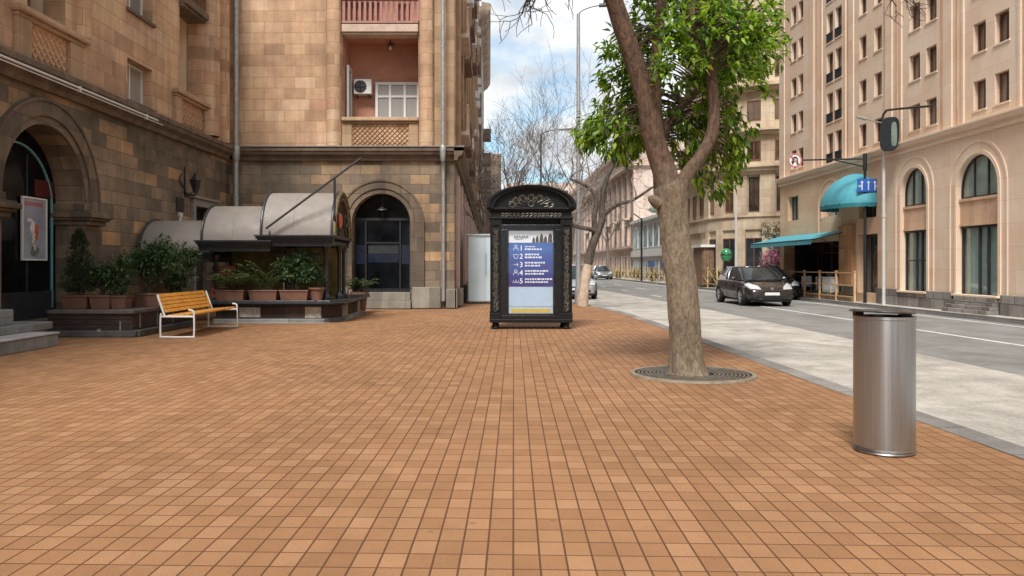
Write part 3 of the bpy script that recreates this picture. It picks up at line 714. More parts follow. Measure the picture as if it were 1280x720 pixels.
t = plate(grow_poly(base, .1), .4, .47); t.join(plate(grow_poly(base, .24), .472, .54)); finish(t, 'platform_ledge', DARK_STEEL, pt, bevel=.015)
cn = thing('entrance_canopy', 'restaurant entrance with three stepped grey barrel canopies on black iron posts', 'canopy', (-5.5, 19.6, 0))
YF, YB = 18.55, 20.6; ym = (YF+YB)/2; hy = (YB-YF)/2
cano = [(-8.12, -6.5, 1.66, 2.45), (-6.68, -5.1, 1.9, 2.8), (-5.3, -3.66, 2.02, 3.12)]
for (x0, x1, zb, zt) in cano:
    a = MB(); n = 26; vs = []
    for x in (x0, x1):
        for sc_ in (1, .97):
            for k in range(n+1):
                th = math.pi*k/n; vs.append((x, ym-hy*sc_*math.cos(th), zb+(zt-zb)*sc_*math.sin(th)))
    o = n+1; fs = []
    for k in range(n): fs += [(k, k+1, 2*o+k+1, 2*o+k), (o+k, o+k+1, 3*o+k+1, 3*o+k), (k, k+1, o+k+1, o+k), (2*o+k, 2*o+k+1, 3*o+k+1, 3*o+k)]
    a.add(vs, fs)
    for xr in (x0+(x1-x0)*.45,):
        a.tube([(xr, ym-hy*1.0*math.cos(math.pi*k/n), zb+(zt-zb)*1.0*math.sin(math.pi*k/n)) for k in range(n+1)], .006, 5, False)
    aw = finish(a, 'barrel_awning', BRONZE, cn, smooth=True, sharp=50)
    for xr in (x0, x1): a = MB(); a.tube([(xr, ym-hy*1.015*math.cos(math.pi*k/n), zb+(zt-zb)*1.02*math.sin(math.pi*k/n)) for k in range(n+1)], .03, 7); finish(a, 'edge_trim', DARK_STEEL, aw, smooth=True)
    a = MB()
    for y in (YF, YB):
        sg = -1 if y == YF else 1
        for (z0, z1, e) in ((zb-.22, zb-.1, .02), (zb-.1, zb-.05, .08), (zb-.05, zb+.0, .14), (zb+.001, zb+.035, .19)):
            a.box(x0-.02-e*.4, x1+.02+e*.4, y-.05-(e if sg < 0 else 0), y+.05+(e if sg > 0 else 0), z0, z1)
    for xr in (x0+.05, x1-.05): a.box(xr-.04, xr+.04, YF, YB, zb-.2, zb-.1)
    finish(a, 'gutter_beam', DARK_STEEL, cn)
def post(x, y, z0, z1):
    a = MB(); a.lathe([(.1, z0), (.1, z0+.08), (.06, z0+.13), (.05, z0+.2), (.048, z1-.2), (.07, z1-.13), (.1, z1-.03), (.1, z1)], (x, y, 0), 14); finish(a, 'post', BLACK_IRON, cn, smooth=True)
for (x, y, z0, z1) in ((-3.86, 18.9, .54, 1.82), (-3.66, 19.5, .54, 1.85), (-3.72, 20.4, .54, 1.85), (-6.5, 19.0, .35, 1.6), (-5.2, 20.5, .54, 1.75), (-6.6, 20.5, .35, 1.5)): post(x, y, z0, z1)
# ornate arched end towards the street
a = MB()
for rr, tr in ((1.0, .05), (.86, .03)):
    a.tube([(-3.6, ym-hy*rr*math.cos(math.pi*k/26), 2.02+1.1*rr*math.sin(math.pi*k/26)) for k in range(27)], tr, 7)
for k in range(1, 13):
    th = math.pi*k/13; p = Vector((-3.6, ym-hy*.93*math.cos(th), 2.02+1.1*.93*math.sin(th)))
    a.lathe([(.06, 0), (.075, 0.02), (.06, .04)], p, 8, axis='x')
finish(a, 'end_arch', M('tarnished bronze', (.16, .12, .06), .5, .4, .4, 12), cn, smooth=True)
a = MB(); a.box(-3.6, -3.57, ym-.95, ym+.95, 1.98, 2.05); 
for y0, sg in ((ym-.5, 1), (ym+.5, -1)):
    a.tube(spline([(-3.6, y0, 2.05), (-3.6, y0+sg*.3, 2.35), (-3.6, y0+sg*.1, 2.6), (-3.6, y0-sg*.15, 2.45), (-3.6, y0, 2.3)], 6), .022, 6)
finish(a, 'end_scrollwork', BLACK_IRON, cn)
a = MB(); a.lathe([(.17, 0), (.19, .02), (.14, .05), (.09, .04), (.001, .06)], (-3.58, ym-.5, 2.42), 20, axis='x'); finish(a, 'round_emblem', M('red orange emblem', (.5, .1, .045), .4, var=.5, scale=14), cn)
# iron side screen with scrolls before olive panels
a = MB(); a.box(-5.15, -3.85, 20.3, 20.34, .56, 1.8); a.box(-6.55, -5.25, 20.3, 20.34, .5, 1.7); finish(a, 'back_panel', M('olive gold curtain', (.17, .13, .04), .8, var=.5, scale=3), cn)
a = MB()
for cx in (-4.9, -4.45, -4.05, -5.0, -4.7, -4.2):
    for cz, s in ((1.5, 1), (1.15, -1)):
        a.tube(spline([(cx-.18*s, 19.0, cz-.2), (cx+.1*s, 19.0, cz-.1), (cx+.14*s, 19.0, cz+.1), (cx-.04*s, 19.0, cz+.12), (cx-.02*s, 19.0, cz-.02)], 6), .018, 6)
a.box(-5.2, -3.8, 18.98, 19.02, 1.33, 1.36); finish(a, 'side_scrollwork', BLACK_IRON, cn)
a = MB(); a.lathe([(.075, -.02), (.095, 0), (.075, .02), (.06, 0), (.075, -.02)], (-4.47, 19.0, 1.66), 20, axis='y'); finish(a, 'ring_ornament', WHITE_PVC, cn, smooth=True)
a = MB()
for k in range(6): a.box(-6.62+.005*k, -6.05, 18.95+.01*k, 18.99+.01*k, .58+k*.13, .69+k*.13)
tag(finish(a, 'red_screen', M('faded red boards', (.2, .05, .035), .7, var=.35, scale=7), bevel=.01), 'faded red slatted board standing under the lowest barrel canopy', 'board')
a = MB(); a.tube([(-5.14, 18.38, 2.2), (-2.95, 18.38, 3.82)], .026, 8); a.tube([(-3.56, 18.38, 3.37), (-3.56, 18.38, 2.5), (-3.62, 18.75, 2.3)], .028, 8)
finish(a, 'stay_rod', DARK_STEEL, cn)

# ------------------------------------------------------------------ pots and plants
POT = M('brown plastic pot', (.17, .085, .06), .55, var=.2, scale=5)
SOIL = M('potting soil', (.03, .022, .016), .95, var=.4, scale=20)
LEAF_DARK = leafmat('dark evergreen leaves', [(0, (.018, .038, .016)), (.4, (.036, .075, .028)), (.75, (.06, .115, .038)), (1, (.12, .18, .06))], .25)
LEAF_PALM = leafmat('light fern leaves', [(0, (.05, .085, .025)), (.6, (.11, .18, .045)), (1, (.2, .28, .07))], .3)
LEAF_CON = leafmat('conifer sprays', [(0, (.02, .038, .018)), (.6, (.036, .068, .03)), (1, (.075, .115, .045))], .15)
def potted(label, cat_name, x, y, z, w, d, h, shape, ph, mat, seed, round_=False, group=None, n=700, spread=1.):
    t_ = thing('potted_plant', label, 'potted plant', (x, y, z), 0, group); r = random.Random(seed)
    a = MB()
    if round_: a.lathe([(w*.34, 0), (w*.46, h*.86), (w*.54, h*.86), (w*.54, h), (w*.46, h), (w*.45, h*.9), (.001, h*.88)], (x, y, z), 22)
    else:
        a.frustum(x-w/2, x+w/2, y-d/2, y+d/2, z, z+h*.86, .03); a.box(x-w/2-.015, x+w/2+.015, y-d/2-.015, y+d/2+.015, z+h*.86, z+h)
    p = finish(a, 'pot', POT, t_, smooth=round_, bevel=0 if round_ else .008)
    a = MB()
    if round_: a.lathe([(w*.44, h*.9), (.001, h*.91)], (x, y, z), 16)
    else: a.box(x-w/2+.02, x+w/2-.02, y-d/2+.02, y+d/2-.02, z+h*.8, z+h+.002)
    finish(a, 'soil', SOIL, t_)
    st = MB(); fo = MB(); zb = z+h
    if shape == 'cone':
        st.tube([(x, y, zb), (x, y, zb+ph*.9)], [.025, .008], 6)
        for k in range(n):
            q = r.random()**1.25; rad = (w*.62*spread)*(1-q)**.65*min(1, (q+.08)*6); th = r.uniform(0, 6.283); e = r.uniform(.35, 1)
            c = Vector((x+rad*e*math.cos(th), y+rad*e*math.sin(th), zb+.05+q*ph))
            for j in range(5): leaf(fo, c+rdir(r)*.03, Vector((math.cos(th), math.sin(th), .9))+rdir(r)*.7, r.uniform(.05, .1), r.uniform(.012, .024), .1, r)
    elif shape == 'bush':
        lobes = [(r.gauss(0, w*.3*spread), r.gauss(0, d*.25), r.uniform(.3, .85)*ph, r.uniform(.22, .34)*min(ph, .8)) for _ in range(9)]
        for (lx, ly, lz, lr) in lobes:
            st.tube(spline([(x+r.uniform(-.1, .1)*w, y, zb-.03), (x+lx*.6, y+ly*.6, zb+lz*.5), (x+lx, y+ly, zb+lz)], 4), .009, 4)
            for k in range(n//9):
                v = rdir(r); c = Vector((x+lx, y+ly, zb+lz))+v*lr*r.uniform(.3, 1.08)
                if c.z < zb: continue
                for j in range(4): leaf(fo, c+rdir(r)*.02, v+rdir(r)*.9, r.uniform(.06, .12), r.uniform(.018, .034), .3, r)
    elif shape == 'palm':
        for k in range(26):
            th = r.uniform(0, 6.283); L = ph*r.uniform(.6, 1.05); tilt = r.uniform(.15, .75)
            d_ = Vector((math.cos(th)*tilt, math.sin(th)*tilt*.7, 1)).normalized(); p0 = Vector((x+r.uniform(-.3, .3)*w, y+r.uniform(-.2, .2)*d, zb)); pts = [p0]
            for s in range(7): d_ = (d_+Vector((math.cos(th)*.1, math.sin(th)*.1, -.16*s*.3))).normalized(); pts.append(pts[-1]+d_*L/7)
            st.tube(pts, .007, 4, False)
            for s in range(2, 8):
                dd = (pts[s]-pts[s-1]).normalized(); sd = dd.cross(Vector((0, 0, 1))).normalized()
                for sg in (-1, 1):
                    for q in (0, .5): leaf(fo, pts[s-1].lerp(pts[s], q), dd*.7+sd*sg, r.uniform(.12, .2)*(1.2-s*.08), .026, .3, r)
    finish(st, 'stem', M('plant stem', (.06, .05, .03), .8), t_); finish(fo, 'foliage', mat, t_)
    return t_
GP = 'plants in brown pots along the restaurant front'
potted('tall dark conifer bush in the leftmost square brown pot on the dark deck', '', -8.0, 15.6, .51, .5, .45, .27, 'cone', 1.2, LEAF_CON, 1, group=GP, n=800, spread=1.25)
potted('low round green shrub in a small brown pot just right of the tall conifer', '', -7.52, 15.6, .51, .4, .4, .27, 'bush', .62, LEAF_DARK, 2, group=GP, n=560, spread=1.2)
potted('small green shrub in the narrowest square brown pot on the dark deck', '', -7.2, 15.65, .51, .3, .36, .26, 'bush', .75, LEAF_DARK, 3, group=GP, n=430, spread=1.3)
potted('biggest spreading evergreen bush in a long brown trough on the dark deck', '', -6.95, 16.35, .51, .62, .4, .28, 'bush', 1.1, LEAF_DARK, 4, group=GP, n=1500, spread=1.5)
potted('dark evergreen in a brown trough at the right end of the deck, behind the bench', '', -6.75, 17.4, .51, .6, .4, .27, 'bush', .95, LEAF_DARK, 5, group=GP, n=1000, spread=1.2)
potted('fern like plant in the left trough on the platform under the middle canopy', '', -6.05, 18.72, .54, .66, .26, .24, 'palm', .85, LEAF_PALM, 6, group=GP)
potted('dense mixed green plant in the middle trough on the canopy platform', '', -5.28, 18.72, .54, .66, .26, .24, 'palm', 1.05, LEAF_PALM, 7, group=GP)
potted('dark leafy bush in the right trough on the canopy platform', '', -4.56, 18.72, .54, .66, .26, .24, 'bush', .95, LEAF_DARK, 8, group=GP, n=1300, spread=1.3)
potted('small cone shaped conifer in the round brown pot at the corner of the canopy platform', '', -4.04, 18.72, .54, .36, .36, .3, 'cone', .38, LEAF_CON, 9, True, group=GP, n=240)
potted('low leafy plant in a round pot standing beside the front arched entrance', '', -3.72, 22.9, .05, .5, .5, .55, 'palm', .72, LEAF_DARK, 10, True, group=GP)

# ------------------------------------------------------------------ orange bench
ORANGE = M('orange varnished slat', (.74, .34, .055), .42, var=.22, scale=7, coat=.2, bmp=.08)
WHITE_TUBE = M('white painted tube', (.74, .74, .72), .35, var=.05)
bn = thing('park_bench', 'orange slatted bench with white tube legs beside the dark planting deck', 'bench', (-5.8, 16.1, 0))
# local: length along y 14.75..17.5, seat faces +x
a = MB()
for k in range(5): a.box(-6.02+k*.105, -5.925+k*.105, 14.95, 17.35, .395+k*.008, .43+k*.008)
finish(a, 'seat', ORANGE, bn, bevel=.008)
a = MB()
for k in range(5):
    x = -6.06-.035*k; z = .47+k*.07
    a.add([(x, 14.95, z), (x+.03, 14.95, z+.005), (x, 14.95, z+.066), (x-.03, 14.95, z+.062), (x, 17.35, z), (x+.03, 17.35, z+.005), (x, 17.35, z+.066), (x-.03, 17.35, z+.062)], [(0, 1, 2, 3), (7, 6, 5, 4), (0, 4, 5, 1), (1, 5, 6, 2), (2, 6, 7, 3), (3, 7, 4, 0)])
finish(a, 'backrest', ORANGE, bn, bevel=.006)
for y in (14.88, 17.42):
    a = MB(); a.tube(spline([(-6.1, y, .46), (-6.12, y, .4), (-6.12, y, .05), (-6.08, y, .022), (-5.55, y, .022), (-5.5, y, .05), (-5.5, y, .45), (-5.53, y, .51), (-5.6, y, .525)], 5), .017, 10)
    a.tube([(-6.1, y, .4), (-5.5, y, .4)], .02, 8); a.tube([(-6.04, y, .4), (-6.18, y, .8)], .02, 8); finish(a, 'leg', WHITE_TUBE, bn, smooth=True)

# ------------------------------------------------------------------ advertising kiosk
ki = thing('advertising_kiosk', 'black ornate cast iron advertising kiosk with arched roof and blue poster screen', 'kiosk', (.88, 17.3, 0))
KIRON = M('kiosk black iron', (.007, .0075, .0085), .5, 0., .4, 9, .2, spec=.3)
KX0, KX1, KY0, KY1 = .02, 1.74, 16.95, 17.75; kc = (KX0+KX1)/2
KF = Fr((0, KY0, 0), (1, 0, 0), (0, -1, 0))
a = MB(); a.box(KX0+.1, KX1-.1, KY0+.12, KY1-.12, .16, 2.35); finish(a, 'body', KIRON, ki)
a = MB(); a.fbox(KF, KX0-.02, KX1+.02, .14, .22, -.8, .02); a.fbox(KF, KX0+.28, KX1-.28, .22, .29, -.2, -.02); finish(a, 'base_beam', KIRON, ki, bevel=.012)
for x in (KX0+.11, KX1-.11):
    for y in (KY0+.1, KY1-.1):
        a = MB(); a.lathe([(.085, 0), (.09, .03), (.06, .06), (.075, .1), (.06, .15)], (x, y, 0), 12); finish(a, 'foot', KIRON, ki, smooth=True)
        a = MB(); a.box(x-.13, x+.13, y-.11, y+.11, .22, .34); a.box(x-.11, x+.11, y-.09, y+.09, .34, 2.2); a.box(x-.13, x+.13, y-.11, y+.11, 2.2, 2.34)
        for e in (-.1, .1): a.box(x+e-.018, x+e+.018, y-.115, y-.09, .34, 2.2)
        col_ = finish(a, 'column', KIRON, ki, bevel=.006)
ORN = M('rubbed iron relief', (.17, .16, .13), .42, .5, .85, 40)
for x in (KX0+.11, KX1-.11):
    a = MB(); r_ = random.Random(5); z = .42; sg = 1
    a.tube(spline([(x+.018*math.sin(k*1.3), KY0-.004, .38+k*.08) for k in range(23)], 3), .006, 5)
    while z < 2.12:
        for q in range(2):
            xx = x+sg*r_.uniform(.015, .05); s_ = r_.uniform(.6, 1.1); zz = z+r_.uniform(-.015, .015)
            a.tube(spline([(x, KY0-.002, zz-.03*s_), (xx, KY0-.012, zz-.015*s_), (xx+.014*sg*s_, KY0-.014, zz+.014*s_), (xx-.006*sg, KY0-.016, zz+.024*s_), (xx-.012*sg, KY0-.01, zz+.004)], 3), r_.uniform(.004, .0075), 5)
            sg = -sg
        if r_.random() < .6: c = (x+r_.uniform(-.055, .055), KY0-.006, z+r_.uniform(0, .05)); a.lathe([(.001, .008), (.01, 0), (.001, -.008)], c, 6)
        z += .04
    finish(a, 'column_relief', ORN, ki, smooth=True)
a = MB()
for (z0, z1, e) in ((2.34, 2.38, .03), (2.38, 2.5, 0), (2.5, 2.535, .04), (2.535, 2.57, .08)):
    a.box(KX0-e, KX1+e, KY0-e, KY1+e, z0, z1)
finish(a, 'entablature', KIRON, ki, bevel=.008)
hw = (KX1-KX0)/2+.06; rise = .47
def karc(s, n=30): return [(kc-hw*s*math.cos(math.pi*k/n), 2.572+rise*s*math.sin(math.pi*k/n)**.9) for k in range(n+1)]
a = MB(); o_, i_ = karc(1), karc(.86); a.extrude(o_+i_[::-1], KF, .1, -.9); o2, i2 = karc(1.03), karc(.96); a.extrude(o2+i2[::-1], KF, .14, .02); finish(a, 'arched_roof', KIRON, ki, smooth=True, sharp=25)
a = MB(); a.extrude(karc(.88), KF, .0, -.03); finish(a, 'tympanum', KIRON, ki)
a = MB(); r_ = random.Random(8)
for k in range(15):
    x = kc-.6+k*.086
    for q in range(2):
        sg = r_.choice((-1, 1)); z = 2.41+.004*q
        a.tube(spline([(x-.03*sg, KY0-.005, z-.02), (x+.03*sg, KY0-.014, z+.01), (x+.02*sg, KY0-.016, z+.05), (x-.02*sg, KY0-.016, z+.03)], 4), .008, 5)
finish(a, 'frieze_relief', ORN, ki, smooth=True); a = MB()
for k in range(7):
    th = math.pi*(k+.5)/7; c = Vector((kc-.42*math.cos(th), KY0-.01, 2.6+.2*math.sin(th))); d_ = Vector((-math.cos(th), 0, math.sin(th))); s_ = Vector((math.sin(th), 0, math.cos(th)))
    for sg in (-1, 1): a.tube(spline([c-d_*.1, c+s_*sg*.05-d_*.03, c+s_*sg*.045+d_*.05, c+s_*sg*.01+d_*.06, c+s_*sg*.015+d_*.02], 4), .007, 5); a.tube(spline([c-d_*.12+s_*sg*.07, c-d_*.05+s_*sg*.1, c-d_*.02+s_*sg*.07, c-d_*.05+s_*sg*.05], 3), .006, 5)
a.lathe([(.05, -.004), (.062, -.012), (.07, .0)], (kc, KY0-.005, 2.66), 16, axis='y')
finish(a, 'tympanum_relief', ORN, ki, smooth=True)
a = MB(); SX0, SX1, SZ0, SZ1 = kc-.5, kc+.5, .3, 2.12
KD = .06
for z in ((SZ0-.08, SZ0), (SZ1, SZ1+.1)): a.fbox(KF, SX0-.16, SX1+.16, z[0], z[1], -.12, .0)
a.fbox(KF, SX0-.16, SX0, SZ0, SZ1, -.12, .0); a.fbox(KF, SX1, SX1+.16, SZ0, SZ1, -.12, .0); sf = finish(a, 'screen_frame', M('gloss black frame', (.008, .008, .01), .2, var=.2), ki, bevel=.01)
def flat(name, x0, x1, z0, z1, d, mat, par):
    m = MB(); m.fbox(KF, x0, x1, z0, z1, -.119, -.112+d); return finish(m, name, mat, par)
X0, X1 = kc-.47, kc+.47
def gradblue():
    m, nt, N, L, b = _nt('blue printed poster'); v = texco(nt, 'Generated')
    s = N.new('ShaderNodeSeparateXYZ'); L.new(v, s.inputs[0])
    c = ramp(nt, mathn(nt, 'ADD', s.outputs[2], mathn(nt, 'MULTIPLY', noisen(nt, v, 3, 3), .25)), [(.2, (.05, .042, .2)), (.7, (.05, .075, .3)), (1.0, (.06, .14, .42))])
    L.new(c, b.inputs['Base Color']); L.new(c, b.inputs['Emission Color']); b.inputs['Emission Strength'].default_value = .12; b.inputs['Roughness'].default_value = .4; b.inputs['Specular IOR Level'].default_value = .2; return m
WP = M('white poster print', (.72, .74, .78), .25, var=.04, emit=.2); PP = M('pale blue poster print', (.42, .53, .66), .25, var=.05, emit=.2)
pn = flat('poster', X0, X1, .33, 2.09, 0, PP, ki)
flat('poster_header', X0, X1, 1.84, 2.09, .004, WP, pn); flat('poster_blue_field', X0, X1, .9, 1.84, .004, gradblue(), pn)
flat('poster_yellow_band', X0+.05, X1-.05, .345, .43, .004, M('yellow poster print', (.6, .43, .1), .3, var=.1, emit=.15), pn)
flat('poster_grey_line', X0, X1, .47, .485, .004, M('grey poster print', (.38, .42, .46), .3, var=.05), pn)
a = MB(); r_ = random.Random(2)
for (x, w_, h_) in ((.5, .06, .12), (.57, .07, .16), (.65, .09, .2), (.74, .08, .15), (.83, .1, .21)): a.extrude([(X0+x, 1.842), (X0+x+w_, 1.842), (X0+x+w_*.9, 1.842+h_*.7), (X0+x+w_*.5, 1.842+h_), (X0+x+w_*.1, 1.842+h_*.6)], KF, -.116, -.104)
finish(a, 'header_picture', M('brown printed picture', (.09, .06, .05), .3, var=.6, scale=16), pn)
a = MB(); x = X0+.11
for w_ in (.05, .035, .06, .03, .05, .045): 
    a.tube(spline([(x, KY0+.104, 1.95), (x+w_*.3, KY0+.104, 1.985), (x+w_*.6, KY0+.104, 1.95), (x+w_, KY0+.104, 1.965)], 4), .0065, 4); x += w_+.008
a.fbox(KF, X0+.1, X0+.4, 1.925, 1.931, -.112, -.104); a.fbox(KF, X0+.13, X0+.3, 1.9, 1.908, -.112, -.104); finish(a, 'header_lettering', M('dark poster ink', (.03, .03, .06), .4), pn)
WI = M('white poster ink', (.85, .87, .9), .3, var=.03, emit=.25)
a = MB()
tm = lambda x, z: Matrix(((1, 0, 0, x), (0, 0, -1, KY0+.103), (0, 1, 0, z), (0, 0, 0, 1)))
for k in range(5):
    z = 1.67-k*.175; textmesh(a, str(k+1), .155, tm(X0+.225, z))
    for ln in range(2):
        x = X0+.345; zz = z+.075-ln*.062; end = X0+(.345+[(.2, .34), (.3, .33), (.44, .3), (.46, .42), (.54, .5)][k][ln])
        while x < end:
            w_ = r_.uniform(.045, .1)*.8; hh = .02 if (ln == 0 and k == 0) else .037
            n_ = max(2, int(w_/.018))
            for q in range(n_): a.fbox(KF, x+q*.019, x+q*.019+.0135, zz, zz+hh*r_.uniform(.8, 1.), -.11, -.103)
            x += n_*.019+.014
finish(a, 'poster_digits', WI, pn)
a = MB()
for k in range(5):
    z = 1.67-k*.175; cx = X0+.15; zc = z+.05; y_ = KY0+.104
    if k in (0, 3): a.tube([(cx+.028*math.cos(q*.5236), y_, zc+.04+.028*math.sin(q*.5236)) for q in range(13)], .005, 4); a.tube(spline([(cx-.05, y_, zc-.05), (cx-.04, y_, zc-.005), (cx+.04, y_, zc-.005), (cx+.05, y_, zc-.05)], 4), .005, 4)
    elif k == 1: a.tube([(cx-.05, y_, zc+.04), (cx+.05, y_, zc+.04), (cx+.035, y_, zc-.03), (cx, y_, zc-.05), (cx-.035, y_, zc-.03), (cx-.05, y_, zc+.04)], .005, 4)
    elif k == 2: a.tube([(cx-.05, y_, zc), (cx+.05, y_, zc), (cx+.02, y_, zc+.03)], .005, 4); a.tube([(cx+.05, y_, zc), (cx+.02, y_, zc-.03)], .005, 4)
    else:
        for q in (-.05, 0, .05): a.tube([(cx+q-.02, y_, zc-.04), (cx+q, y_, zc+.03-abs(q)*.4), (cx+q+.02, y_, zc-.04)], .005, 4)
finish(a, 'poster_icons', WI, pn)
a = MB(); a.fbox(KF, SX0, SX1, SZ0, SZ1, -.075, -.07); finish(a, 'screen_glass', CLEAR, sf)

# ------------------------------------------------------------------ steel bin
bi = thing('litter_bin', 'tall brushed stainless steel cylinder litter bin with tilted flat lid on the paving', 'litter bin', (2.87, 5.82, 0))
def steel():
    m, nt, N, L, b = _nt('brushed stainless steel')
    v = texco(nt, 'Object', (1, 1, .02))
    L.new(ramp(nt, noisen(nt, texco(nt, 'Object', (90, 90, 1.5)), 1, 3), [(.3, (.35, .37, .395)), (.7, (.43, .45, .475))]), b.inputs['Base Color'])
    b.inputs['Metallic'].default_value = .82; tg = N.new('ShaderNodeTangent'); tg.direction_type = 'RADIAL'; tg.axis = 'Z'; L.new(tg.outputs[0], b.inputs['Tangent']); b.inputs['Anisotropic Rotation'].default_value = .25; b.inputs['Roughness'].default_value = .28
    b.inputs['Anisotropic'].default_value = .92
    return m
STEEL = steel()
a = MB(); r0 = .206
a.lathe([(r0-.002, .045), (r0, .05), (r0, .96), (r0+.004, .965), (r0+.004, .985), (r0-.012, .985), (r0-.012, .7)], (2.87, 5.82, 0), 96); finish(a, 'body', STEEL, bi, smooth=True)
a = MB(); a.lathe([(r0-.012, .0), (r0-.004, .004), (r0+.002, .012), (r0-.003, .022), (r0+.003, .03), (r0-.002, .046)], (2.87, 5.82, 0), 96); finish(a, 'base_ring', M('bin base ring', (.3, .3, .29), .35, .9, .2, 9), bi, smooth=True)
a = MB(); a.lathe([(.001, .93), (r0-.02, .93), (r0-.013, .95)], (2.87, 5.82, 0), 40); finish(a, 'inner_liner', DARKROOM, bi)
a = MB(); a.lathe([(.001, .018), (.18, .016), (.22, .008), (.226, .0), (.218, -.006), (.001, -.008)], (0, 0, 0), 64)
a.xf(Matrix.Translation((2.855, 5.82, 1.012)) @ Matrix.Rotation(R(3.0), 4, 'Y') @ Matrix.Rotation(R(-2.), 4, 'X')); finish(a, 'lid', M('dark bin lid', (.11, .105, .1), .3, .7, .25, 6), bi, smooth=True)
a = MB(); a.box(2.95, 3.02, 5.72, 5.78, .985, 1.0); a.box(2.7, 2.76, 5.9, 5.95, .985, 1.02); finish(a, 'lid_hinge', DARK_STEEL, bi)

# ------------------------------------------------------------------ tree grate and the green tree
IRON_G = M('brown grey cast iron', (.15, .13, .1), .6, .3, .4, 9, .2)
gr = thing('tree_grate', 'round cast iron tree grate of concentric rings around the green tree', 'tree grate', (2.5, 9.85, 0))
a = MB(); a.lathe([(.001, .004), (.72, .004)], (2.5, 9.85, 0), 48); finish(a, 'grate_pit', SOIL, gr)
a = MB()
for k in range(9):
    r_ = .26+k*.048; a.lathe([(r_, .006), (r_, .024), (r_+.028, .024), (r_+.028, .006)], (2.5, 9.85, 0), 64)
for k in range(16):
    th = k*math.pi/8; c, s = math.cos(th), math.sin(th); a.add([(2.5+.3*c-.014*s, 9.85+.3*s+.014*c, .022), (2.5+.3*c+.014*s, 9.85+.3*s-.014*c, .022), (2.5+.7*c+.014*s, 9.85+.7*s-.014*c, .022), (2.5+.7*c-.014*s, 9.85+.7*s+.014*c, .022)], [(0, 1, 2, 3)])
finish(a, 'grate_rings', IRON_G, gr)
a = MB(); a.lathe([(.70, .002), (.70, .03), (.755, .03), (.765, .002)], (2.5, 9.85, 0), 72); finish(a, 'grate_rim', M('worn grate rim', (.27, .22, .16), .75, .1, .3, 8), gr)
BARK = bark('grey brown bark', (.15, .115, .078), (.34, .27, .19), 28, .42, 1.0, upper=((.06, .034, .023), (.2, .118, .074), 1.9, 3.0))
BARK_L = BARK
tr = thing('green_tree', 'large tree with bright green leaves and forked trunk rising from the round iron grate', 'tree', (2.43, 9.82, 0))
a = MB(); rt = random.Random(3)
tp = spline([(2.43, 9.82, -.03), (2.42, 9.82, .12), (2.40, 9.82, .6), (2.34, 9.82, 1.2), (2.27, 9.82, 1.8), (2.23, 9.82, 2.25), (2.21, 9.82, 2.42), (2.2, 9.82, 2.56)], 10)
def tr_r(z): return .19+.07*math.exp(-max(z, 0)/.13)-.012*math.exp(-((z-1.75)/.4)**2)+(.01*max(0, min(z, 2.25)-1.9)/.3)-(.18*min(1, max(0, z-2.25)/.31)**1.5)
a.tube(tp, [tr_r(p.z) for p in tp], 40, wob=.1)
def limb(pts, rs, n=10, sides=22, wob=.14, part=True):
    a_ = MB() if part else a
    P = spline(pts, n); m = len(P)-1; k_ = len(rs)-1
    rr = []
    for i in range(len(P)):
        q = i/m*k_; j = min(int(q), k_-1); rr.append(rs[j]+(rs[j+1]-rs[j])*(q-j))
    a_.tube(P, rr, sides, wob=wob)
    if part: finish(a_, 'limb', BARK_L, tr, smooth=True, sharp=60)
    return P
l1 = limb([(2.24, 9.82, 2.2), (2.13, 9.8, 2.55), (2.02, 9.77, 2.85), (1.9, 9.74, 3.4), (1.7, 9.7, 4.0), (1.52, 9.67, 4.5), (1.2, 9.5, 5.3), (.9, 9.3, 6.3)], [.165, .15, .132, .122, .116, .108, .1, .08])
l2 = limb([(2.27, 9.8, 2.1), (2.38, 9.76, 2.42), (2.58, 9.72, 2.7), (2.71, 9.7, 3.0), (2.70, 9.7, 3.52), (2.63, 9.72, 4.0), (2.48, 9.8, 4.5), (2.45, 9.9, 5.4)], [.12, .088, .076, .07, .066, .064, .056, .042])
l3 = limb([(2.18, 9.95, 2.2), (2.16, 10.1, 2.7), (2.12, 10.2, 3.3), (2.15, 10.35, 4.0), (2.3, 10.5, 5.2)], [.14, .1, .085, .075, .05])
l4 = limb([(2.15, 10.15, 2.9), (2.4, 10.5, 3.3), (2.8, 10.9, 3.7), (3.2, 11.0, 4.1)], [.08, .06, .05, .03], 8, 12)
# knots and a broken stub on the left of the trunk
limb([(2.05, 9.78, 2.12), (1.98, 9.74, 2.16), (1.96, 9.73, 2.2)], [.085, .055, .028], 5, 12, part=False)
twigs = MB(); crown = MB()
cl_ = []
def zone(n, cx, cy, cz, rx, ry, rz, lo=.15):
    k = 0
    while k < n:
        v = rdir(rt)*rt.uniform(lo, 1)**.45; p = Vector((cx+v.x*rx, cy+v.y*ry, cz+v.z*rz)); k += 1; cl_.append(p)
zone(160, 2.5, 10.75, 3.95, .98, 1.0, 1.25); zone(34, 1.5, 10.3, 3.02, .42, .5, .38); zone(46, 2.95, 10.4, 2.85, .5, .6, .55)
zone(62, 3.35, 10.5, 4.2, .5, .7, .75); zone(40, 1.85, 10.8, 3.7, .4, .7, .9); zone(90, 2.5, 10.5, 5.4, 1.4, 1.2, .8); zone(44, 2.75, 9.45, 4.15, .75, .25, .5); zone(8, 2.1, 9.5, 3.9, .25, .15, .3)
allp = l1+l2+l3+l4
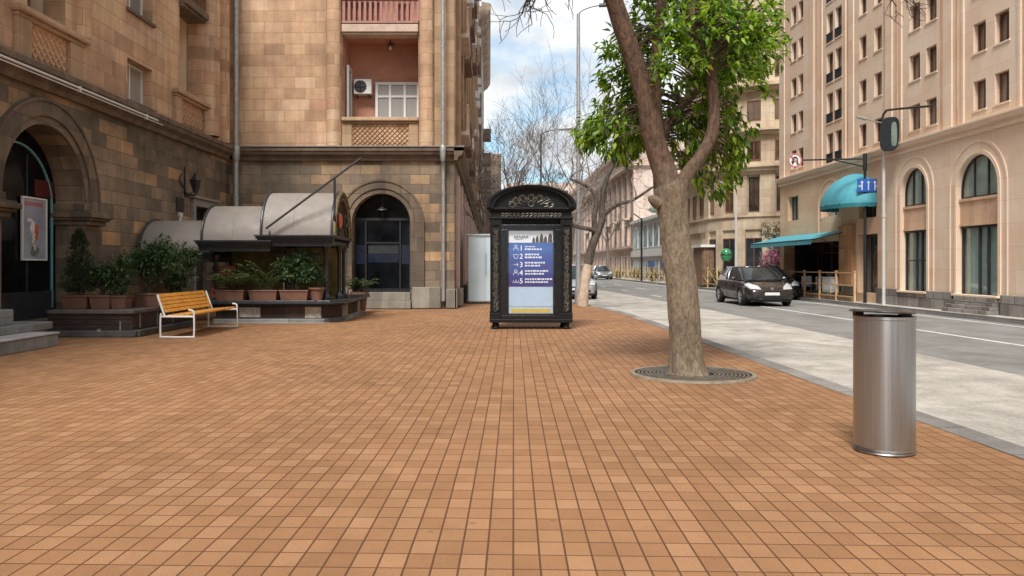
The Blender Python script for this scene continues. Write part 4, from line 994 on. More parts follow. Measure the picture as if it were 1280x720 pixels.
for p in cl_:
    q = min(allp, key=lambda s: (s-p).length+ (0 if s.z < p.z+.1 else .8))
    mid = (p+q)*.5+Vector((rt.gauss(0, .08), rt.gauss(0, .08), .12)); twigs.tube(spline([q, mid, p], 4), [.014, .012, .011, .010, .009, .008, .007, .006, .005], 5, False)
    out = (p-Vector((2.4, 10.3, 3.8))).normalized()
    for j in range(rt.randint(16, 24)):
        d_ = (out*.7+rdir(rt)*.9+Vector((0, 0, -.35))).normalized()
        leaf(crown, p+rdir(rt)*rt.uniform(.02, .16), d_, rt.uniform(.085, .155), rt.uniform(.038, .062), rt.uniform(.15, .45), rt)
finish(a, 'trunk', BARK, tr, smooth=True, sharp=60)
finish(twigs, 'twigs', bark('twig bark', (.05, .035, .022), (.12, .085, .055), 20), tr, smooth=True)
LEAF_G = leafmat('bright tree leaves', [(0, (.03, .075, .012)), (.25, (.075, .17, .02)), (.55, (.18, .33, .03)), (.8, (.34, .5, .045)), (1, (.48, .62, .08))], .5, .5)
finish(crown, 'crown', LEAF_G, tr)
# bare limbs of the street tree overhead, hanging into the top of the view
GREYB = bark('grey twig bark', (.12, .1, .085), (.27, .225, .19), 14)
bt = thing('bare_overhanging_tree', 'bare leafless tree whose thin twigs hang down into the open sky above the kiosk', 'tree', (-.2, 7.6, 0))
# its trunk stands by the kerb behind the viewer's right shoulder
bt.location = (4.6, -1.5, 0)
a = MB()
P = spline([(3.3, -1.5, 0), (3.32, -1.4, 1.5), (3.3, -1.2, 3.2), (2.8, .6, 5.2), (1.9, 4.0, 6.1), (1.2, 7.2, 6.2), (.8, 9.2, 5.6), (.62, 10.0, 4.95)], 8)
a.tube(P, [.2-.165*i/(len(P)-1) for i in range(len(P))], 14, wob=.1)
P2 = spline([(3.3, -1.2, 3.2), (4.4, 1.6, 5.4), (5.0, 5.5, 6.0), (5.1, 8.6, 5.6), (5.0, 9.9, 4.9)], 8); a.tube(P2, [.15-.125*i/(len(P2)-1) for i in range(len(P2))], 12, wob=.1)
bt.location = (3.3, -1.5, 0)
finish(a, 'trunk', GREYB, bt, smooth=True)
DTW = bark('dark twig bark', (.05, .038, .032), (.12, .095, .08), 14); tw = MB(); twl = tw; r_ = random.Random(21)
for (p, dr_, n_, L_) in (((.62, 10.0, 4.95), (-.5, 0, -.8), 5, .55), ((.7, 9.7, 5.2), (-1.2, .2, -.5), 3, .7), ((.8, 9.3, 5.5), (.2, .2, -1), 3, .7), ((5.0, 9.9, 4.95), (0, 0, -1), 5, .36), ((5.05, 9.0, 5.4), (.4, .2, -1), 3, .5)):
    if p[0] > 4: finish(tw, 'twigs', DTW, bt, smooth=True); tw = MB()
    for k in range(n_): grow(tw, p, Vector(dr_)+rdir(r_)*.55, L_*r_.uniform(.6, 1), .018, 2, r_, .95, -.02, (2, 3), 5, .0055, .7, 4, .36)
finish(tw, 'twigs', DTW, bt, smooth=True)
# ------------------------------------------------------------------ the pale stone hotel on the right
FR = Fr((13.8, 0, 0), (0, 1, 0), (-1, 0, 0))
ho = thing('arched_building', 'pale pink stone building across the road with tall arched bays and rows of brown windows', 'building', (14.5, 28, 0))
bays = [(18.2, .95, 3.55), (22.66, .95, 3.55), (26.03, .77, 3.75)]
w = MB()
holes = [arch_poly(s, r, .47, zs) for s, r, zs in bays]
holes += [rect(28.45, 30.0, .35, 2.5), rect(28.55, 29.9, 3.1, 4.1), arch_poly(32.45, .72, 3.36, 3.75), rect(35.75, 37.0, 3.4, 4.5), rect(31.3, 37.5, .02, 2.35)]
w.wall(FR, rect(-30, 28.2, 0, 5.12), holes[:3], .5); finish(w, 'ground_floor_wall', HOTEL, ho)
w = MB(); w.wall(FR, rect(28.203, 38, 0, 5.12), holes[3:], .5); finish(w, 'peach_wall', HOTEL_PEACH, ho)
cols = []                                               # (s0, s1, tall)
for c in (17.2, 22.0): cols += [(c+.25, c+.82, 0), (c-.75, c-.15, 0)]
cols += [(25.65, 26.3, 0), (24.7, 25.3, 0), (29.3, 29.85, 0), (28.15, 28.7, 0), (32.15, 32.75, 1), (31.35, 31.95, 1), (36.0, 36.6, 0), (35.2, 35.75, 0)]
holes = []
for (a0, a1, tall) in cols:
    for k in range(7):
        z0 = 5.62+k*1.63+(.12 if tall == 0 else -.1); holes.append(rect(a0, a1, z0, z0+(.84 if not tall else 1.2)))
w = MB(); w.wall(FR, rect(-30, 38, 5.42, 17.2), holes, .35)
w.add([(13.8, 38, 0), (30, 38, 0), (30, 38, 17.2), (13.8, 38, 17.2)], [(0, 1, 2, 3)]); finish(w, 'upper_wall', HOTEL, ho)
w = MB(); w.box(14.6, 30, -30, 37.9, 2.5, 17); w.box(16.4, 30, -30, 37.9, 0, 2.5); w.box(14.5, 17, -30, 31.0, 0, 2.6); w.fbox(FR, 31.3, 37.5, -.01, .015, -2.6, -.01); w.fbox(FR, 37.52, 38, 0, 2.4, -2.6, -.5); finish(w, 'interior', DARKROOM, ho)
hp = [(0, 5.08), (.08, 5.08), (.1, 5.15), (.06, 5.17), (.06, 5.24), (.16, 5.28), (.2, 5.36), (.22, 5.38), (.22, 5.43), (0, 5.48)]
w = MB(); w.profile(hp, FR, -30, 38.05); finish(w, 'string_course', HOTEL, ho)
w = MB()
for s0, s1 in ((20.0, 20.5), (20.75, 20.86), (23.25, 23.36), (23.85, 24.3), (26.75, 26.86), (27.4, 27.85), (30.3, 30.7), (30.95, 31.05), (33.15, 33.25), (34.0, 34.4), (37.4, 38.02), (15.2, 15.6), (18.9, 19.0)):
    w.fbox(FR, s0, s1, 5.44, 17.2, 0, .035)
split_boxes(w, 'pilaster', HOTEL, ho)
w = MB()
for s in (20.62, 23.6, 27.1, 30.8, 33.65, 24.42, 27.95): w.fbox(FR, s-.035, s+.035, 5.44, 17.2, 0, .02)
split_boxes(w, 'pink_stripe', HOTEL_PINK, ho)
w = MB()
for s0, s1 in ((-30, 17.2), (19.3, 21.5), (23.75, 25.15), (26.9, 28.4), (30.05, 31.25), (37.55, 38.05)): w.fbox(FR, s0, s1, .01, .56, 0, .09)
for s, r in ((18.2, .95), (26.03, .77)): w.fbox(FR, s-r-.1, s+r+.1, .01, .46, -.3, .05)
split_boxes(w, 'plinth', HOTEL_BASE, ho, bevel=.02)
w = MB()
for k in range(4): w.fbox(FR, 21.55+.03*k, 23.7-.03*k, .012+k*.112, .122+k*.112, -.3, .42-k*.1)
finish(w, 'doorstep', HOTEL_BASE, ho, bevel=.01)
for s, r, zs in bays+[(32.45, .72, 3.75)]:
    w = MB(); zb = .5 if s != 32.45 else 3.3
    w.arch_ring(FR, s, r+.02, r+.13, zs, zb, 0, .03); w.arch_ring(FR, s, r+.34, r+.42, zs, zb if zb < 1 else 2.6, 0, .022); finish(w, 'archivolt', HOTEL, ho)
def curtain(parent, s0, s1, z0, z1, d):
    t = MB(); n = 26; vs = []
    for i in range(n+1):
        s = s0+(s1-s0)*i/n; e = .02*math.sin(i*2.1); vs += [FR.p(s, z0, d+e), FR.p(s, z1, d+e)]
    t.add(vs, [(2*i, 2*i+2, 2*i+3, 2*i+1) for i in range(n)]); return finish(t, 'curtain', M('pale green curtain', (.7, .74, .7), .8, var=.15, scale=4), parent, smooth=True)
GL2 = clearglass('tinted clear glass', (.82, .87, .86), .4)
for s, r, zs in bays:
    w = MB(); w.fbox(FR, s-r, s+r, 2.52, 3.28, -.4, -.08); w.fbox(FR, s-r, s+r, 3.22, 3.3, -.14, -.04); w.fbox(FR, s-r, s+r, 2.5, 2.56, -.14, -.06); finish(w, 'spandrel', HOTEL_PINK, ho)
    w = MB()
    for q in (-.97, -.34, .34, .97): w.fbox(FR, s+q*r-.02, s+q*r+.02, 3.3, zs+.05 if abs(q) > .5 else zs+r*.93, -.17, -.12)
    w.fbox(FR, s-r, s+r, 3.3, 3.35, -.17, -.12); w.arch_ring(FR, s, r-.05, r, zs, 3.31, -.17, -.12)
    wn = finish(w, 'arched_window', DARK_STEEL, ho)
    p = MB(); p.extrude(arch_poly(s, r+.01, 3.3, zs), FR, -.16, -.15); finish(p, 'pane', GL2, wn)
    curtain(wn, s-r, s+r, 3.3, zs+r, -.25)
    w = MB()
    for q in (-.96, -.3, .12, .96): w.fbox(FR, s+q*r-.025, s+q*r+.025, .47, 2.5, -.2, -.13)
    w.fbox(FR, s-r, s+r, .47, .53, -.2, -.13); w.fbox(FR, s-r, s+r, 2.43, 2.5, -.2, -.13)
    if s > 24: w.fbox(FR, s-r, s+r, 1.5, 1.54, -.2, -.14)
    wn = finish(w, 'tall_window', DARK_STEEL, ho)
    p = MB(); p.fbox(FR, s-r, s+r, .48, 2.49, -.19, -.18); finish(p, 'pane', GL2, wn)
    curtain(wn, s-r, s+r, .5, 2.5, -.27)
    w = MB(); w.fbox(FR, s-r-.12, s+r+.12, .46, .52, -.3, .12); finish(w, 'window_sill', HOTEL, ho, bevel=.01)
window(ho, FR, 28.45, 30.0, .35, 2.5, .3, DARK_STEEL, GLASS, 3, (.75,), .06, .06)
window(ho, FR, 28.55, 29.9, 3.1, 4.1, .3, DARK_STEEL, GLASS, 4, (), .05, .06)
window(ho, FR, 35.75, 37.0, 3.4, 4.5, .25, DARK_STEEL, GLASS_G, 3, (), .04, .05)
w = MB(); w.fbox(FR, 31.7, 33.2, 3.33, 3.38, -.28, -.22); w.fbox(FR, 32.43, 32.47, 3.38, 4.46, -.28, -.24); wn = finish(w, 'arched_window', DARK_STEEL, ho)
p = MB(); p.extrude(arch_poly(32.45, .73, 3.36, 3.75), FR, -.3, -.29); finish(p, 'pane', glass('pale sky glass', (.3, .42, .42), .05), wn)
for (a0, a1, tall) in cols:
    for k in range(7):
        z0 = 5.62+k*1.63+(.12 if tall == 0 else -.1); h = .84 if not tall else 1.2
        wn = window(ho, FR, a0, a1, z0, z0+h, .17, BROWN_WOOD, GLASS_B, 2, (), .04, .04)
        t = MB(); t.fbox(FR, a0-.05, a1+.05, z0-.045, z0, -.17, .03)
        finish(t, 'sill', HOTEL, wn)
        if tall:
            t = MB()
            for q in range(8): s = a0+.04+q*(a1-a0-.08)/7; t.fbox(FR, s-.012, s+.012, z0, z0+.36, 0, .03)
            t.fbox(FR, a0, a1, z0+.34, z0+.38, 0, .035); finish(t, 'balconette', BLACK_IRON, wn)
w = MB(); w.profile([(0, 16.9), (.3, 17.0), (.5, 17.25), (0, 17.35)], FR, -30, 38.1); finish(w, 'roof_cornice', HOTEL, ho)
# orange stone pier, terrace back wall and glazing under the awning
w = MB(); w.fbox(FR, 30.15, 31.25, .56, 2.9, 0, .16); finish(w, 'orange_pier', stone('orange stone pier', [(0, (.4, .21, .1)), (1, (.5, .28, .14))], .6, .5, (.3, .15, .07), .3, .2), ho)
w = MB()
for s in (31.35, 32.5, 33.6, 34.7, 35.8, 36.9, 37.4): w.fbox(FR, s-.05, s+.05, .02, 2.35, -1.6, -1.5)
w.fbox(FR, 31.3, 37.5, .9, .96, -1.6, -1.52); w.fbox(FR, 31.3, 37.5, 1.9, 1.96, -1.6, -1.52); tg = finish(w, 'terrace_glazing', BROWN_WOOD, ho)
p = MB(); p.fbox(FR, 31.3, 37.5, .02, 2.35, -1.65, -1.62); finish(p, 'pane', GLASS, tg)
TURQ = M('turquoise awning cloth', (.075, .33, .4), .7, var=.15, scale=3, bmp=.08)
TURQD = M('turquoise valance', (.02, .17, .2), .75, var=.15, scale=3)
# half dome awning over the side entrance
da = thing('dome_awning', 'turquoise half dome awning over the side entrance of the pale stone building', 'awning', (13.7, 29.9, 3.5))
a = MB(); n, m_ = 20, 10; vs = []
for i in range(n+1):
    th = math.pi*i/n
    for j in range(m_+1):
        ph = math.pi/2*j/m_; vs.append(FR.p(30.0-1.55*math.cos(th), 3.6+1.2*math.sin(th)*math.cos(ph)+(-.02*(i % 2)), .02+1.15*math.sin(ph)*math.sin(th)**.6))
a.add(vs, [(i*(m_+1)+j, (i+1)*(m_+1)+j, (i+1)*(m_+1)+j+1, i*(m_+1)+j+1) for i in range(n) for j in range(m_)])
finish(a, 'canopy_cloth', TURQ, da, smooth=True)
a = MB(); vs = []
for i in range(n*2+1):
    th = math.pi*i/(n*2); s = 30.0-1.55*math.cos(th); d = .02+1.15*math.sin(th)**.6; vs += [FR.p(s, 3.6, d), FR.p(s, 3.47-.025*(i % 2), d)]
a.add(vs, [(2*i, 2*i+2, 2*i+3, 2*i+1) for i in range(2*n)]); finish(a, 'valance', TURQD, da)
a = MB()
for q in range(5):
    th = math.pi*(q+.5)/5; a.tube([FR.p(30.0, 3.6, .02), FR.p(30.0-1.5*math.cos(th), 3.6, .02+1.2*math.sin(th)**.6)], .015, 5)
finish(a, 'rib', DARK_STEEL, da)
fa = thing('sloping_awning', 'long flat turquoise awning sloping over the fenced terrace', 'awning', (13.3, 34.5, 2.5))
a = MB(); n = 16; vs = []
for i in range(n+1):
    s = 30.9+7.2*i/n
    for q in range(5): f = q/4; vs.append(FR.p(s, 2.72-.34*f-.03*math.sin(f*math.pi), .02+1.35*f))
a.add(vs, [(i*5+q, (i+1)*5+q, (i+1)*5+q+1, i*5+q+1) for i in range(n) for q in range(4)]); finish(a, 'awning_cloth', TURQ, fa, smooth=True)
a = MB(); vs = []
for i in range(73): s = 30.9+.1*i; vs += [FR.p(s, 2.385, 1.372), FR.p(s, 2.2-.035*abs(math.sin(i*1.1)), 1.372)]
a.add(vs, [(2*i, 2*i+2, 2*i+3, 2*i+1) for i in range(72)]); finish(a, 'valance', TURQ, fa)
a = MB(); 
for s in (31.0, 33.3, 35.6, 38.0): a.tube([FR.p(s, 2.66, .02), FR.p(s, 2.34, 1.36)], .018, 5); a.tube([FR.p(s, 1.95, .02), FR.p(s, 2.4, .95)], .014, 5)
a.tube([FR.p(30.9, 2.36, 1.365), FR.p(38.1, 2.36, 1.365)], .022, 6); finish(a, 'awning_frame', DARK_STEEL, fa)

# ------------------------------------------------------------------ buildings further along the road
def panes_on(parent, fr, s_list, z_list, w, h, fmat=BROWN_WOOD, gmat=GLASS_B, nx=2, surround=None):
    for s in s_list:
        for z in z_list:
            m = MB(); b = .06
            m.fbox(fr, s-w/2, s-w/2+b, z, z+h, .002, .05); m.fbox(fr, s+w/2-b, s+w/2, z, z+h, .002, .05); m.fbox(fr, s-w/2+b, s+w/2-b, z+h-b, z+h, .002, .05); m.fbox(fr, s-w/2+b, s+w/2-b, z, z+b, .002, .05)
            for i in range(1, nx): c = s-w/2+w*i/nx; m.fbox(fr, c-.03, c+.03, z+b, z+h-b, .002, .045)
            if surround: 
                m.m = 1; m.fbox(fr, s-w/2-.15, s-w/2, z-.1, z+h+.15, 0, .1); m.fbox(fr, s+w/2, s+w/2+.15, z-.1, z+h+.15, 0, .1); m.fbox(fr, s-w/2, s+w/2, z+h, z+h+.15, 0, .1); m.fbox(fr, s-w/2-.2, s+w/2+.2, z-.18, z-.1, 0, .16); m.m = 0
            wn = finish(m, 'window', [fmat]+([surround] if surround else []), parent)
            p = MB(); p.fbox(fr, s-w/2+.02, s+w/2-.02, z+.02, z+h-.02, -.01, .025); finish(p, 'pane', gmat, wn)
# rounded corner building
rb = thing('rounded_building', 'beige stone building with a rounded corner, tall pilasters and a heavy cornice beyond the awnings', 'building', (18, 51, 0))
cx, cy, cr = 18.2, 51, 4.3
a = MB(); a.lathe([(cr, 0), (cr, 19)], (cx, cy, 0), 40, math.pi*.98, math.pi*1.6); a.box(cx-cr+.02, 30, cy, 57, 0, 19); a.box(cx, 30, cy-cr+.05, cy, 0, 19); finish(a, 'wall', BEIGE_BLOCK, rb, smooth=True, sharp=30)
def cyl_ring(m, z0, z1, e, n=40): m.lathe([(cr-.05, z0), (cr+e, z0), (cr+e, z1), (cr-.05, z1)], (cx, cy, 0), n, math.pi*.98, math.pi*1.6); m.box(cx-cr-e, cx-cr+.1, cy+.1, 57, z0, z1)
for (z0, z1, e) in ((3.5, 4.25, .12), (4.25, 4.33, .22), (6.75, 6.95, .18), (6.95, 7.15, .4), (7.15, 7.25, .55), (7.25, 7.35, .3), (9.1, 9.3, .3), (9.3, 9.4, .5), (11.7, 11.9, .35), (11.9, 12.1, .6), (14.4, 14.6, .3), (18.6, 19.0, .7)): a = MB(); cyl_ring(a, z0, z1, e); finish(a, 'cornice', BEIGE_BLOCK, rb, smooth=True, sharp=30)
def cfr(th): return Fr((cx+cr*math.cos(th), cy+cr*math.sin(th), 0), (-math.sin(th), math.cos(th), 0), (math.cos(th), math.sin(th), 0))
a = MB()
for th in (183, 203, 224, 245, 266): a.fbox(cfr(R(th)), -.42, .42, 4.33, 6.75, -.2, .16); a.fbox(cfr(R(th)), -.3, .3, .1, 3.5, -.2, .12)
split_boxes(a, 'pilaster', BEIGE_BLOCK, rb)
for th in (193, 213.5, 234.5, 255.5):
    panes_on(rb, cfr(R(th)), [0], [4.6], .62, 2.0, BROWN_WOOD if th < 220 else DARK_STEEL, GLASS_B, 2)
    panes_on(rb, cfr(R(th)), [0], [7.6, 10.0, 12.5, 15.0], .8, 1.15, BROWN_WOOD, GLASS_B, 2)
    panes_on(rb, cfr(R(th)), [0], [.5], 1.0, 2.5, BROWN_WOOD, GLASS, 2)
panes_on(rb, Fr((cx-cr, 0, 0), (0, 1, 0), (-1, 0, 0)), [52.4, 54.2, 56], [4.6, 7.6, 10, 12.5], .8, 1.4)
# red house
def block(name, label, x0, x1, y0, y1, h, mat, loc=None):
    t = thing(name, label, 'building', ((x0+x1)/2, (y0+y1)/2, 0)); a = MB(); a.box(x0, x1, y0, y1, 0, h); finish(a, 'wall', mat, t); return t
b = block('red_house', 'low red brown house between the rounded beige building and the glass fronted shop', 14.6, 24, 60, 64, 6.0, RED_BLOCK)
a = MB(); a.box(14.3, 24.2, 59.7, 64.2, 6.0, 6.22); a.box(14.45, 24, 59.85, 64, 5.8, 5.998); finish(a, 'eaves', RED_BLOCK, b)
panes_on(b, Fr((0, 60, 0), (1, 0, 0), (0, -1, 0)), [15.3, 16.3, 17.3, 18.3], [3.2, .8], .5, 1.7, WHITE_PVC, GLASS_B); panes_on(b, Fr((14.6, 0, 0), (0, 1, 0), (-1, 0, 0)), [61, 62.6], [3.2, .8], .6, 1.7)
a = MB(); 
for x in (14.75, 15.8, 16.8, 17.8): a.box(x-.14, x+.14, 59.86, 59.998, 0, 5.79)
split_boxes(a, 'pilaster', M('orange brown pilaster', (.42, .2, .13), .85), b)
# glass fronted shop
b = block('glass_shop', 'low pale shop front with large light blue windows and a white sign band', 14.5, 20, 65.5, 81, 5.6, M('pale render', (.55, .57, .55), .7, var=.1))
FG = Fr((14.5, 0, 0), (0, 1, 0), (-1, 0, 0))
for s in (66.6, 69.0, 71.4, 73.8, 76.2, 78.6): panes_on(b, FG, [s+.6], [3.0], 2.1, 2.2, WHITE_PVC, glass('pale blue pane', (.3, .42, .45), .08), 1); panes_on(b, FG, [s+.6], [.4], 2.1, 1.5, WHITE_PVC, glass('pale grey pane', (.36, .42, .46), .1), 2)
a = MB(); a.fbox(FG, 65.6, 81, 2.2, 2.75, 0, .2); a.fbox(FG, 65.5, 81.1, 5.5, 5.75, -.2, .3); finish(a, 'sign_band', WHITE_PVC, b)
a = MB(); a.fbox(FG, 70.5, 73, 1.2, 1.75, .06, .1); a.fbox(FG, 66.5, 67.4, 1.2, 1.6, .06, .1); split_boxes(a, 'blue_sign', M('blue sign', (.05, .14, .4), .4), b)
a = MB(); r_ = random.Random(6)
for k in range(14): a.lathe([(.001, -.3), (.35, -.1), (.4, .1), (.001, .4)], (15+r_.uniform(0, 1.4), 66+r_.uniform(0, 10), 5.95+r_.uniform(0, .7)), 7)
finish(a, 'roof_planting', M('grey green planting', (.2, .27, .23), .9, var=.4, scale=6), b)
# tall pink block
b = block('pink_apartment_block', 'tall pale pink stone apartment block with many small windows behind the glass fronted shop', 15.0, 32, 82, 150, 14.2, PINK_BLOCK)
FP = Fr((15.0, 0, 0), (0, 1, 0), (-1, 0, 0)); FP2 = Fr((0, 82, 0), (1, 0, 0), (0, -1, 0))
panes_on(b, FP, [84+i*3.6 for i in range(12)], [.6, 3.9, 6.6, 9.3], 1.3, 1.7, BROWN_WOOD, GLASS_C, 2, PINK_BLOCK)
a = MB()
a.fbox(FP, 82, 150, 3.2, 3.45, 0, .35); a.fbox(FP, 82, 150, 11.6, 11.9, 0, .7); a.fbox(FP, 82, 150, 14.0, 14.5, 0, .5); a.fbox(FP2, 14.6, 20, 11.6, 11.9, 0, .3)
for i in range(13): a.fbox(FP, 82+i*3.6, 82.6+i*3.6, 3.45, 11.6, 0, .25)
for i in range(6): a.fbox(FP, 84.9+i*7.2, 86.8+i*7.2, 6.2, 6.4, 0, .8); a.fbox(FP, 84.9+i*7.2, 86.8+i*7.2, 7.1, 7.2, .7, .8)
split_boxes(a, 'facade_moulding', PINK_BLOCK, b)
# far ends of the street
b = block('far_building', 'pale hazy apartment block closing the far end of the street behind the bare trees', 3.5, 24, 190, 205, 21, M('far pink stone', (.6, .47, .4), .9, var=.15, scale=.5))
FE = Fr((0, 190, 0), (1, 0, 0), (0, -1, 0)); panes_on(b, FE, [5+i*2.6 for i in range(7)], [2+i*3.1 for i in range(6)], 1.3, 1.7)
b = block('brown_building', 'dark brown apartment building with a jutting cornice behind the tan corner building', -14, -.75, 73.5, 104, 25.2, GREY_BLOCK)
FW = Fr((-.75, 0, 0), (0, 1, 0), (1, 0, 0)); panes_on(b, FW, [76+i*3.6 for i in range(7)], [2+i*3.4 for i in range(6)], 1.4, 1.9, WHITE_PVC, GLASS_C, 2)
a = MB(); a.profile([(0, 24), (.5, 24.4), (.8, 24.9), (.85, 25.4), (0, 25.6)], FW, 73.4, 104.1); finish(a, 'cornice', GREY_BLOCK, b); a = MB()
for i in range(5): a.fbox(FW, 77.5+i*5.2, 80+i*5.2, 8.5+3.4*(i % 3), 9.6+3.4*(i % 3), 0, .9)
split_boxes(a, 'balcony', GREY_BLOCK, b)
b = block('grey_building', 'lower grey brown building at the far left end of the street behind bare branches', -12, 1.6, 112, 150, 17.0, GREY_BLOCK)
FW = Fr((1.6, 0, 0), (0, 1, 0), (1, 0, 0)); panes_on(b, FW, [114+i*4 for i in range(6)], [2+i*3.4 for i in range(4)], 1.4, 1.9); panes_on(b, Fr((0, 112, 0), (1, 0, 0), (0, -1, 0)), [.6, -1.5], [2+i*3.4 for i in range(4)], 1.1, 1.9)

# ------------------------------------------------------------------ white cabin at the corner
wc = thing('white_cabin', 'plain pale blue white cabin standing between the tan corner building and the kiosk', 'cabin', (-.4, 29.2, 0))
PALE = M('pale blue white panel', (.7, .86, .94), .5, var=.06, scale=1.5)
a = MB(); a.box(-.76, .12, 28.4, 30.6, .05, 2.42); finish(a, 'cabin_wall', PALE, wc, bevel=.015)
a = MB(); a.box(-.8, .16, 28.34, 30.64, 2.422, 2.47); finish(a, 'cabin_roof', PALE, wc)
a = MB(); a.box(-.17, -.16, 28.385, 28.4, .1, 2.38); a.box(-.74, .1, 28.385, 28.4, .05, .1); a.box(-.13, -.11, 28.37, 28.4, 1.0, 1.8); finish(a, 'door_seam', GALV, wc)

# ------------------------------------------------------------------ cars
GLC = glass('car glass', (.022, .028, .032), .03, .3); TYRE = M('tyre rubber', (.018, .018, .019), .8, var=.2); RIM = M('alloy rim', (.45, .46, .47), .3, .8, .1)
PLATE = M('number plate', (.72, .72, .7), .4, var=.05); LAMPW = M('headlamp glass', (.62, .64, .66), .12, .3, .15, 12); LAMPR = M('tail lamp red', (.35, .02, .015), .2, var=.2); BLKP = M('black trim plastic', (.015, .015, .016), .5)
def paintm(n, c, metal=.45): return M(n, c, .28, metal, .06, 3, 0, coat=.8, roughvar=.03)
def car(name, label, loc, rotz, paint, L=4.3, W=1.74, H=1.43, hatch=True, group='cars on the road'):
    """front points to local -y"""
    t = thing(name, label, 'car', loc, rotz, group); h = W/2
    # stations: y, half width, underside, shoulder, top
    st = [(-L/2, .62, .3, .42, .5), (-L/2+.06, .74, .22, .5, .62), (-L/2+.3, .83, .19, .58, .73), (-L/2+.75, .865, .18, .64, .84), (-L/2+1.2, .87, .18, .7, .92), (-.2, .87, .18, .74, .94), (.6, .87, .18, .77, .95), (L/2-.75, .865, .18, .8, .97), (L/2-.3, .84, .2, .82, .98 if hatch else .94), (L/2-.06, .78, .26, .78, .94 if hatch else .9), (L/2, .68, .34, .7, .84)]
    f = h/.87; a = MB(); rows = []
    for (y, w, zb, zs, zt) in st:
        w *= f; half = [(w*.8, zb), (w*.97, zb+.06), (w, zb+(zs-zb)*.5), (w*.985, zs), (w*.93, zt-.035), (w*.8, zt), (w*.4, zt+.015)]
        rows.append([(x, y, z) for x, z in half]+[(-x, y, z) for x, z in reversed(half)])
    n = len(rows[0]); vs = [p for r in rows for p in r]; fs = []
    for i in range(len(rows)-1):
        for k in range(n): fs.append((i*n+k, i*n+(k+1) % n, (i+1)*n+(k+1) % n, (i+1)*n+k))
    fs += [tuple(range(n-1, -1, -1)), tuple(range((len(rows)-1)*n, len(rows)*n))]
    a.add(vs, fs); body = finish(a, 'body', paint, t, smooth=True, local=True, sub=2, sharp=60)
    # greenhouse: belt outline and roof outline
    yb0, yb1 = -L/2+.98, L/2-(.12 if hatch else .55); yr0, yr1 = -.28, L/2-(.62 if hatch else 1.15); wb, wr = h*.9, h*.68
    zb, zr = .91, H-.05
    lv = [(0, 0), (.5, .42), (.85, .84), (1, 1)]; a = MB(); R_ = []
    for (k, kk) in lv:
        y0 = yb0+(yr0-yb0)*kk; y1 = yb1+(yr1-yb1)*kk; w = wb+(wr-wb)*kk**1.25; z = zb+(zr-zb)*k
        R_.append([(-w*.82, y0, z), (-w*.4, y0-.07, z), (w*.4, y0-.07, z), (w*.82, y0, z), (w, y0+.28, z), (w, (y0+y1)/2, z), (w, y1-.2, z), (w*.8, y1, z), (-w*.8, y1, z), (-w, y1-.2, z), (-w, (y0+y1)/2, z), (-w, y0+.28, z)])
    n = 12; vs = [p for r in R_ for p in r]; fs = [(i*n+k, i*n+(k+1) % n, (i+1)*n+(k+1) % n, (i+1)*n+k) for i in range(3) for k in range(n)]
    a.add(vs, fs); finish(a, 'windows', GLC, t, smooth=True, local=True, sharp=50)
    a = MB(); rf = R_[-1]; cen = [(p[0]*.96, p[1]*.97+.0, p[2]+.035) for p in rf]; a.add([(p[0]*1.02, p[1], p[2]-.03) for p in rf]+[(p[0]*1.0, p[1], p[2]+.01) for p in rf]+cen, [(k, (k+1) % n, n+(k+1) % n, n+k) for k in range(n)]+[(n+k, n+(k+1) % n, 2*n+(k+1) % n, 2*n+k) for k in range(n)]+[tuple(range(2*n, 3*n))]); roof = finish(a, 'roof', paint, t, smooth=True, local=True, sharp=50)
    a = MB()
    for sg in (0, 1):
        for k in ((3, 4), (7,), (5,)):
            for q in k:
                idx = q if not sg else {3: 0, 4: 11, 7: 8, 5: 10}[q]
                if q == 4: continue
                a = MB(); a.tube([tuple(Vector(R_[i][idx])*1.004) for i in range(4)], [.05, .045, .045, .04] if q != 5 else [.03]*4, 6); finish(a, 'pillar', paint, roof, smooth=True, local=True)
    for sx in (-1, 1):
        for y in (-L/2+.82, L/2-.78):
            x = sx*(h-.075); a = MB(); a.lathe([(.2, -.1), (.295, -.1), (.315, -.07), (.315, .07), (.295, .1), (.2, .1)], (x, y, .315), 28, axis='x'); wh = finish(a, 'wheel', TYRE, t, smooth=True, local=True)
            a = MB(); xo = x+sx*.095; a.lathe([(.205, -.02*sx), (.205, .01*sx), (.175, 0.)], (xo, y, .315), 24, axis='x')
            for q in range(7): th = q*.8976; a.tube([(xo, y, .315), (xo, y+.19*math.cos(th), .315+.19*math.sin(th))], [.03, .022], 5)
            a.lathe([(.045, .012*sx), (.001, .02*sx)], (xo, y, .315), 12, axis='x'); finish(a, 'rim', RIM, wh, local=True)
            a = MB(); a.lathe([(.33, -.05), (.385, -.05), (.385, .093*1), (.37, .1), (.33, .1)] if sx > 0 else [(.33, .05), (.385, .05), (.385, -.093), (.37, -.1), (.33, -.1)], (x-sx*.0, y, .33), 24, 0 if False else -.35, math.pi+.35, axis='x'); finish(a, 'wheel_arch', BLKP, body, local=True)
    fy = -L/2
    for sx in (-1, 1):
        a = MB(); P = [(sx*h*.46, fy+.03, .6), (sx*h*.84, fy+.12, .62), (sx*h*.94, fy+.52, .76), (sx*h*.8, fy+.5, .81), (sx*h*.52, fy+.16, .7)]
        c = Vector((0, .12, -.09)); a.add(P+[tuple(Vector(p)+c) for p in P], [(0, 1, 2, 3, 4), (9, 8, 7, 6, 5)]+[(k, (k+1) % 5, 5+(k+1) % 5, 5+k) for k in range(5)]); a.v = [(x, y-.035, z+.012) for x, y, z in a.v]; finish(a, 'headlight', LAMPW, t, local=True, bevel=.012)
